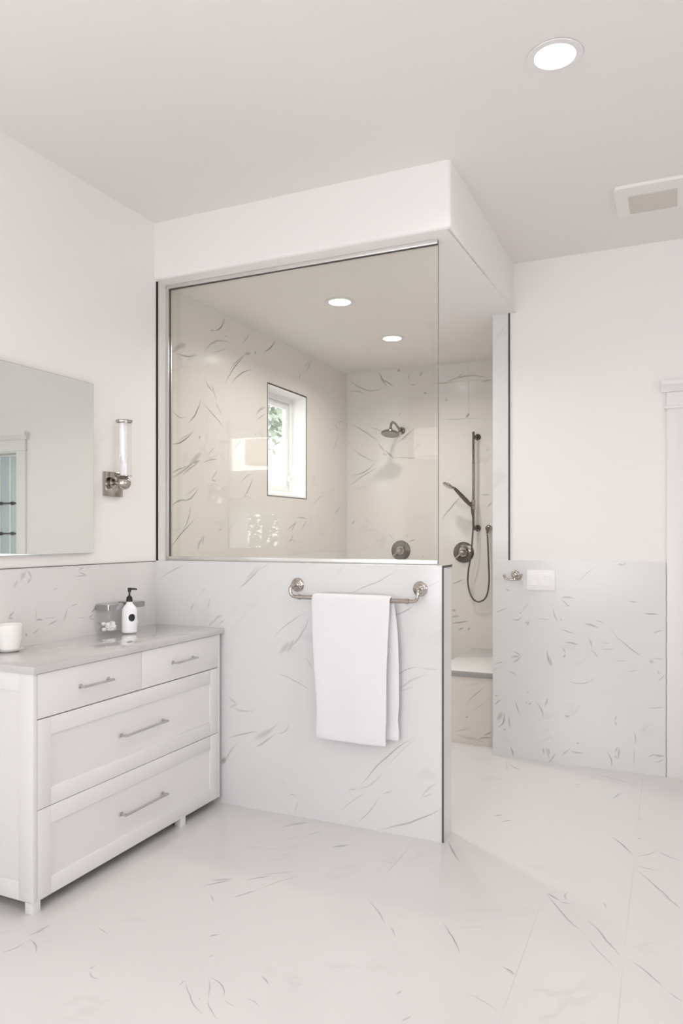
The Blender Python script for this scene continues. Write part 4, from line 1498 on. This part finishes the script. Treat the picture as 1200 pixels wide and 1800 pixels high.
def valve(x, z, label):
    v = thing('shower_valve', label, 'shower valve', (x, YB, z), 'round shower valves')
    bm = BM()
    lathe(bm, [(0.0, 0.0), (0.083, 0.0), (0.084, 0.005), (0.079, 0.010), (0.060, 0.013), (0.045, 0.014), (0.042, 0.019), (0.0, 0.020)], (x, YB - 0.0005, z), (0, -1, 0), 52)
    new_obj('escutcheon', bm, M_DNICKEL, v)
    bm = BM()
    lathe(bm, [(0.0, 0.019), (0.034, 0.019), (0.034, 0.026), (0.024, 0.031), (0.022, 0.050), (0.014, 0.058), (0.0, 0.059)], (x, YB - 0.0005, z), (0, -1, 0), 36)
    new_obj('hub', bm, M_NICKEL, v)
    bm = BM()
    p = Vector((x, YB - 0.045, z))
    tube(bm, [p, p + Vector((-0.02, -0.004, -0.018)), p + Vector((-0.048, -0.006, -0.042))], [0.009, 0.0075, 0.006], 12)
    sphere(bm, p + Vector((-0.05, -0.006, -0.044)), 0.0085, seg=14)
    sphere(bm, p + Vector((0.026, 0.004, 0.026)), 0.009, seg=14)
    new_obj('lever', bm, M_NICKEL, v)


valve(0.4955, 1.263, 'round nickel shower valve below the overhead shower head, behind glass')
valve(1.0325, 1.2523, 'round nickel shower valve beside the hand shower hose')

# slide bar
RX, RY = 1.128, YB - 0.062
sb = thing('slide_bar', 'tall vertical nickel slide bar on the shower wall', 'shower rail', (1.146, YB, 1.8))
bm = BM()
tube(bm, [(RX, RY, 1.44), (RX, RY, 2.205)], 0.0095, 18)
sphere(bm, (RX, RY, 2.207), 0.0115, seg=16)
sphere(bm, (RX, RY, 1.438), 0.0105, seg=16)
new_obj('rail', bm, M_DNICKEL, sb)
for z in (2.178, 1.448):
    bm = BM()
    lathe(bm, [(0.0, 0.0), (0.026, 0.0), (0.026, 0.005), (0.020, 0.012), (0.011, 0.016), (0.010, 0.050), (0.0, 0.055)], (1.148, YB - 0.0005, z), (0, -1, 0), 30)
    tube(bm, [(1.148, YB - 0.045, z), (RX, RY, z)], 0.0105, 14)
    new_obj('bracket', bm, M_DNICKEL, sb)
bm = BM()
tube(bm, [(RX, RY, 1.60), (RX, RY, 1.67)], 0.0165, 18)
tube(bm, [(RX, RY, 1.635), (RX - 0.006, RY - 0.045, 1.645)], 0.0125, 14)
new_obj('slider', bm, M_NICKEL, sb)

# hand shower
hs = thing('hand_shower', 'nickel hand shower with long looping metal hose on slide bar', 'hand shower', (RX, YB, 1.6))
g0 = Vector((RX - 0.004, RY - 0.048, 1.622))
g1 = Vector((RX - 0.118, RY - 0.135, 1.762))
bm = BM()
pts = [g0.lerp(g1, t_) for t_ in (0, .1, .3, .6, .85, 1.0)]
tube(bm, pts, [0.012, 0.0145, 0.0175, 0.0165, 0.0135, 0.011], 18)
new_obj('handle', bm, M_DNICKEL, hs)
bm = BM()
hdir = Vector((-0.80, -0.42, 0.34)).normalized()
hc = g1 + hdir * 0.055
nrm = Vector((-0.42, -0.30, -0.86)).normalized()
lathe(bm, [(0.0, 0.010), (0.036, 0.010), (0.044, 0.006), (0.045, -0.004), (0.036, -0.013), (0.016, -0.018), (0.0, -0.019)], hc, nrm, 32)
tube(bm, [g1 - hdir * 0.004, g1 + hdir * 0.03], [0.009, 0.0105], 14)
new_obj('wand_rose', bm, M_NICKEL, hs)
bm = BM()
OX, OZ = 1.2375, 1.447
hp = [(g0.x, g0.y, g0.z), (g0.x + 0.002, g0.y + 0.008, 1.575), (RX + 0.006, RY - 0.024, 1.50), (RX + 0.000, RY - 0.024, 1.40), (RX - 0.012, RY - 0.020, 1.25), (RX - 0.040, RY - 0.005, 1.10), (RX - 0.042, RY, 0.99),
      (RX - 0.012, RY + 0.005, 0.895), (RX + 0.042, RY + 0.008, 0.862), (RX + 0.100, RY + 0.010, 0.905), (RX + 0.122, RY + 0.012, 1.02), (RX + 0.118, RY + 0.014, 1.18), (OX + 0.002, YB - 0.045, 1.34), (OX - 0.002, YB - 0.045, OZ - 0.045)]
tube(bm, smooth_path(hp, 10), 0.0068, 12)
new_obj('hose', bm, mat('dark_metal_hose', (0.17, 0.155, 0.14), 0.3, metal=1.0, bump=0.6, bump_scale=900), hs)
ot = thing('hose_outlet', 'small nickel wall outlet elbow feeding the shower hose', 'hose outlet', (OX, YB, OZ))
bm = BM()
lathe(bm, [(0.0, 0.0), (0.027, 0.0), (0.027, 0.006), (0.021, 0.013), (0.013, 0.017), (0.0125, 0.045), (0.0, 0.058)], (OX, YB - 0.0005, OZ), (0, -1, 0), 30)
new_obj('mount', bm, M_NICKEL, ot)
bm = BM()
tube(bm, [(OX, YB - 0.045, OZ + 0.008), (OX - 0.001, YB - 0.045, OZ - 0.02), (OX - 0.002, YB - 0.045, OZ - 0.042)], [0.012, 0.0105, 0.0085], 16)
new_obj('elbow', bm, M_DNICKEL, ot)

# ------------------------------------------------------------------ robe hook and switch
KX, KZ = 1.678, 1.1475
YW = YR - 0.006
rh = thing('robe_hook', 'polished nickel double robe hook on the marble wainscot', 'robe hook', (KX, YW, KZ))
bm = BM()
lathe(bm, [(0.0, 0.0), (0.0265, 0.0), (0.0265, 0.006), (0.021, 0.012), (0.013, 0.015), (0.012, 0.028), (0.0, 0.032)], (KX, YW - 0.0005, KZ), (0, -1, 0), 36)
new_obj('mount', bm, M_NICKEL, rh)
bm = BM()
yy = YW - 0.040
pts = smooth_path([(KX - 0.060, yy - 0.012, KZ - 0.006), (KX - 0.056, yy - 0.008, KZ - 0.020), (KX - 0.040, yy, KZ - 0.028), (KX - 0.015, yy + 0.004, KZ - 0.029), (KX, yy + 0.006, KZ - 0.030), (KX + 0.018, yy + 0.004, KZ - 0.028), (KX + 0.034, yy, KZ - 0.024), (KX + 0.043, yy - 0.006, KZ - 0.012), (KX + 0.046, yy - 0.010, KZ + 0.002)], 6)
tube(bm, pts, 0.0062, 14)
sphere(bm, pts[0], 0.0085, seg=14)
sphere(bm, pts[-1], 0.0085, seg=14)
tube(bm, [(KX, YW - 0.022, KZ), (KX, yy + 0.006, KZ - 0.012), (KX, yy + 0.006, KZ - 0.030)], 0.0085, 14)
sphere(bm, (KX - 0.003, yy + 0.002, KZ - 0.008), 0.012, seg=16)
new_obj('hook', bm, M_NICKEL, rh)

ls = thing('light_switch', 'white two-gang light switch on the marble wainscot', 'light switch', (1.8335, YW, 1.116))
bm = BM(); box(bm, 1.748, 1.919, YW - 0.0065, YW - 0.0002, 1.0525, 1.180, 0.003)
new_obj('plate', bm, M_PLASTIC, ls)
for x, l in ((1.792, 0.022), (1.866, 0.022)):
    bm = BM()
    prism(bm, [(YW - 0.006, 1.086), (YW - 0.0095, 1.086), (YW - 0.008, 1.116), (YW - 0.0115, 1.148), (YW - 0.006, 1.148)], 'x', x - l, x + l)
    new_obj('rocker', bm, M_PLASTIC, ls)

# ------------------------------------------------------------------ ceiling vent
ev = thing('exhaust_vent', 'square white exhaust vent cover in the ceiling near the door', 'vent', (2.4815, 0.76, ZC))
bm = BM()
prism(bm, round_rect(2.4815, 0.7625, 0.1725, 0.1725, 0.018, 5), 'z', ZC - 0.0165, ZC - 0.0005)
fs = [f for f in bm.faces if f.calc_center_median().z < ZC - 0.016]
r = bmesh.ops.inset_region(bm, faces=fs, thickness=0.014, depth=0.0)
new_obj('cover', bm, M_WALL, ev)
bm = BM()
for k in range(9):
    y = 0.697 + k * 0.0248
    box(bm, 2.370, 2.594, y - 0.0035, y + 0.0035, ZC - 0.0195, ZC - 0.0165)
box(bm, 2.3695, 2.5945, 0.689, 0.907, ZC - 0.0178, ZC - 0.0166)
new_obj('grille', bm, mat('beige_vent_grille', (0.62, 0.59, 0.54), 0.6), ev, smooth=0)


# ------------------------------------------------------------------ recessed lights
def downlight(x, y, z, r, power, label, name='recessed_light'):
    d = thing('recessed_light', label, 'ceiling light', (x, y, z))
    bm = BM()
    lathe(bm, [(r, -0.0015), (r * 1.32, -0.0015), (r * 1.36, -0.004), (r * 1.34, -0.0065), (r * 1.02, -0.0065), (r, -0.004)], (x, y, z), (0, 0, 1), 56, close=True)
    new_obj('trim_ring', bm, M_TRIM, d)
    bm = BM()
    lathe(bm, [(0.0, -0.0022), (r * 0.999, -0.0022), (r * 0.999, -0.004), (0.0, -0.0045)], (x, y, z), (0, 0, 1), 56)
    new_obj('lens', bm, M_LED, d)
    l = bpy.data.lights.new('downlight_beam', 'AREA')
    l.shape = 'DISK'
    l.size = r * 2
    l.energy = power
    l.color = (1.0, 0.965, 0.93)
    l.spread = math.radians(150)
    o = bpy.data.objects.new('downlight_beam', l)
    COL.objects.link(o)
    o.parent = d
    o.location = (0, 0, -0.012)


downlight(2.1944, -0.5428, ZC, 0.070, LAMP_MAIN, 'round recessed ceiling light in the main ceiling, upper right')
downlight(0.766, 0.7544, ZS, 0.064, LAMP_SHOWER, 'round recessed light in the shower ceiling, nearer the glass panel')
downlight(0.767, 1.643, ZS, 0.064, LAMP_SHOWER, 'round recessed light in the shower ceiling, nearer the back wall')

downlight(1.15, -2.75, ZC, 0.070, LAMP_FILL, 'round recessed ceiling light behind the photographer, near the drum pendant')  # this and the next are unseen lights added as fill
downlight(3.3, -2.75, ZC, 0.070, LAMP_FILL, 'round recessed ceiling light behind the photographer, away from the drum pendant')

# ------------------------------------------------------------------ drum pendant (seen only as a reflection)
PXX, PYY = 0.815, -2.23
pl = thing('drum_pendant', 'cream drum shade pendant lamp reflected in the shower glass', 'pendant lamp', (PXX, PYY, ZC))
bm = BM()
lathe(bm, [(0.155, 2.022), (0.155, 2.238), (0.152, 2.238), (0.152, 2.022)], (PXX, PYY, 0), (0, 0, 1), 48, close=True)
new_obj('lamp_shade', bm, M_SHADE, pl)
bm = BM()
lathe(bm, [(0.0, 2.03), (0.15, 2.03), (0.15, 2.034), (0.0, 2.034)], (PXX, PYY, 0), (0, 0, 1), 40)
new_obj('diffuser', bm, emis('pendant_glow', (1.0, 0.85, 0.66), 1.5), pl)
bm = BM()
tube(bm, [(PXX, PYY, 2.2), (PXX, PYY, ZC - 0.01)], 0.005, 10)
new_obj('rod', bm, M_BRUSH, pl)
bm = BM()
lathe(bm, [(0.0, -0.03), (0.05, -0.028), (0.06, -0.001), (0.0, -0.001)], (PXX, PYY, ZC), (0, 0, 1), 32)
new_obj('canopy', bm, M_BRUSH, pl)


# ------------------------------------------------------------------ trees outside
def tree(x, y, h, r, n, label, zc):
    t_ = thing('garden_tree', label, 'tree', (x, y, -0.5), 'trees outside the windows')
    bm = BM()
    tube(bm, smooth_path([(x, y, -0.5), (x + 0.05, y, zc * 0.5), (x - 0.03, y + 0.04, zc + r * 0.5)], 5), [0.07 - 0.004 * k for k in range(11)], 10)
    new_obj('trunk', bm, M_BARK, t_)
    bm = BM()
    for k in range(n):
        d = Vector((random.gauss(0, 1), random.gauss(0, 1), random.gauss(0, 1))).normalized() * r * random.uniform(0.25, 1.0)
        c = Vector((x, y, zc)) + Vector((d.x, d.y, d.z * h))
        a = Vector((random.gauss(0, 1), random.gauss(0, 1), random.gauss(0, 1))).normalized()
        b_ = a.orthogonal().normalized()
        s_ = random.uniform(0.05, 0.09)
        bm.faces.new([bm.verts.new(c + a * s_), bm.verts.new(c + b_ * s_ * 0.4), bm.verts.new(c - a * s_), bm.verts.new(c - b_ * s_ * 0.4)])
    f = new_obj('foliage', bm, M_LEAF, t_, smooth=0)


tree(2.75, -5.6, 1.0, 0.8, 480, 'leafy green tree outside the windows, seen reflected in the glass', 1.5)
tree(-1.75, 4.7, 0.9, 0.62, 420, 'leafy green tree outside the small shower window', 2.9)

bm = BM(); box(bm, -3.2, -3.0, -3.0, 14.0, -0.5, 9.0)  # unseen wall added to cut skylight into the shower window
struct('wall_neighbour', bm, M_BLOCKER, smooth=0)
bm = BM(); box(bm, -3.0, -0.2, -3.0, 14.0, -0.7, -0.5)  # unseen slab added to block sky light from below the shower window
struct('ground', bm, mat('grey_paving', (0.33, 0.32, 0.30), 0.9, var=0.2), smooth=0)

# sheer curtain beside the rear window (seen as a reflection)
cu = thing('sheer_curtain', 'white sheer curtain hanging over one side of the rear window, reflected in the glass', 'curtain', (2.13, YF + 0.05, 1.82))
bm = BM()
n = 60
A, B = [], []
for k in range(n + 1):
    x = 2.0 + 0.26 * k / n
    y = YF + 0.05 + 0.018 * math.sin(k / n * 2 * PI * 5)
    A.append(bm.verts.new((x, y, 0.05)))
    B.append(bm.verts.new((x, y, 1.805)))
for k in range(n):
    bm.faces.new((A[k], A[k + 1], B[k + 1], B[k]))
bmesh.ops.solidify(bm, geom=bm.faces[:], thickness=0.003)
new_obj('cloth', bm, M_SHEER, cu)
bm = BM()
tube(bm, [(1.97, YF + 0.05, 1.82), (2.31, YF + 0.05, 1.82)], 0.008, 10)
for x in (1.98, 2.30):
    tube(bm, [(x, YF + 0.0005, 1.82), (x, YF + 0.05, 1.82)], 0.006, 8)
new_obj('curtain_rod', bm, M_BRUSH, cu)
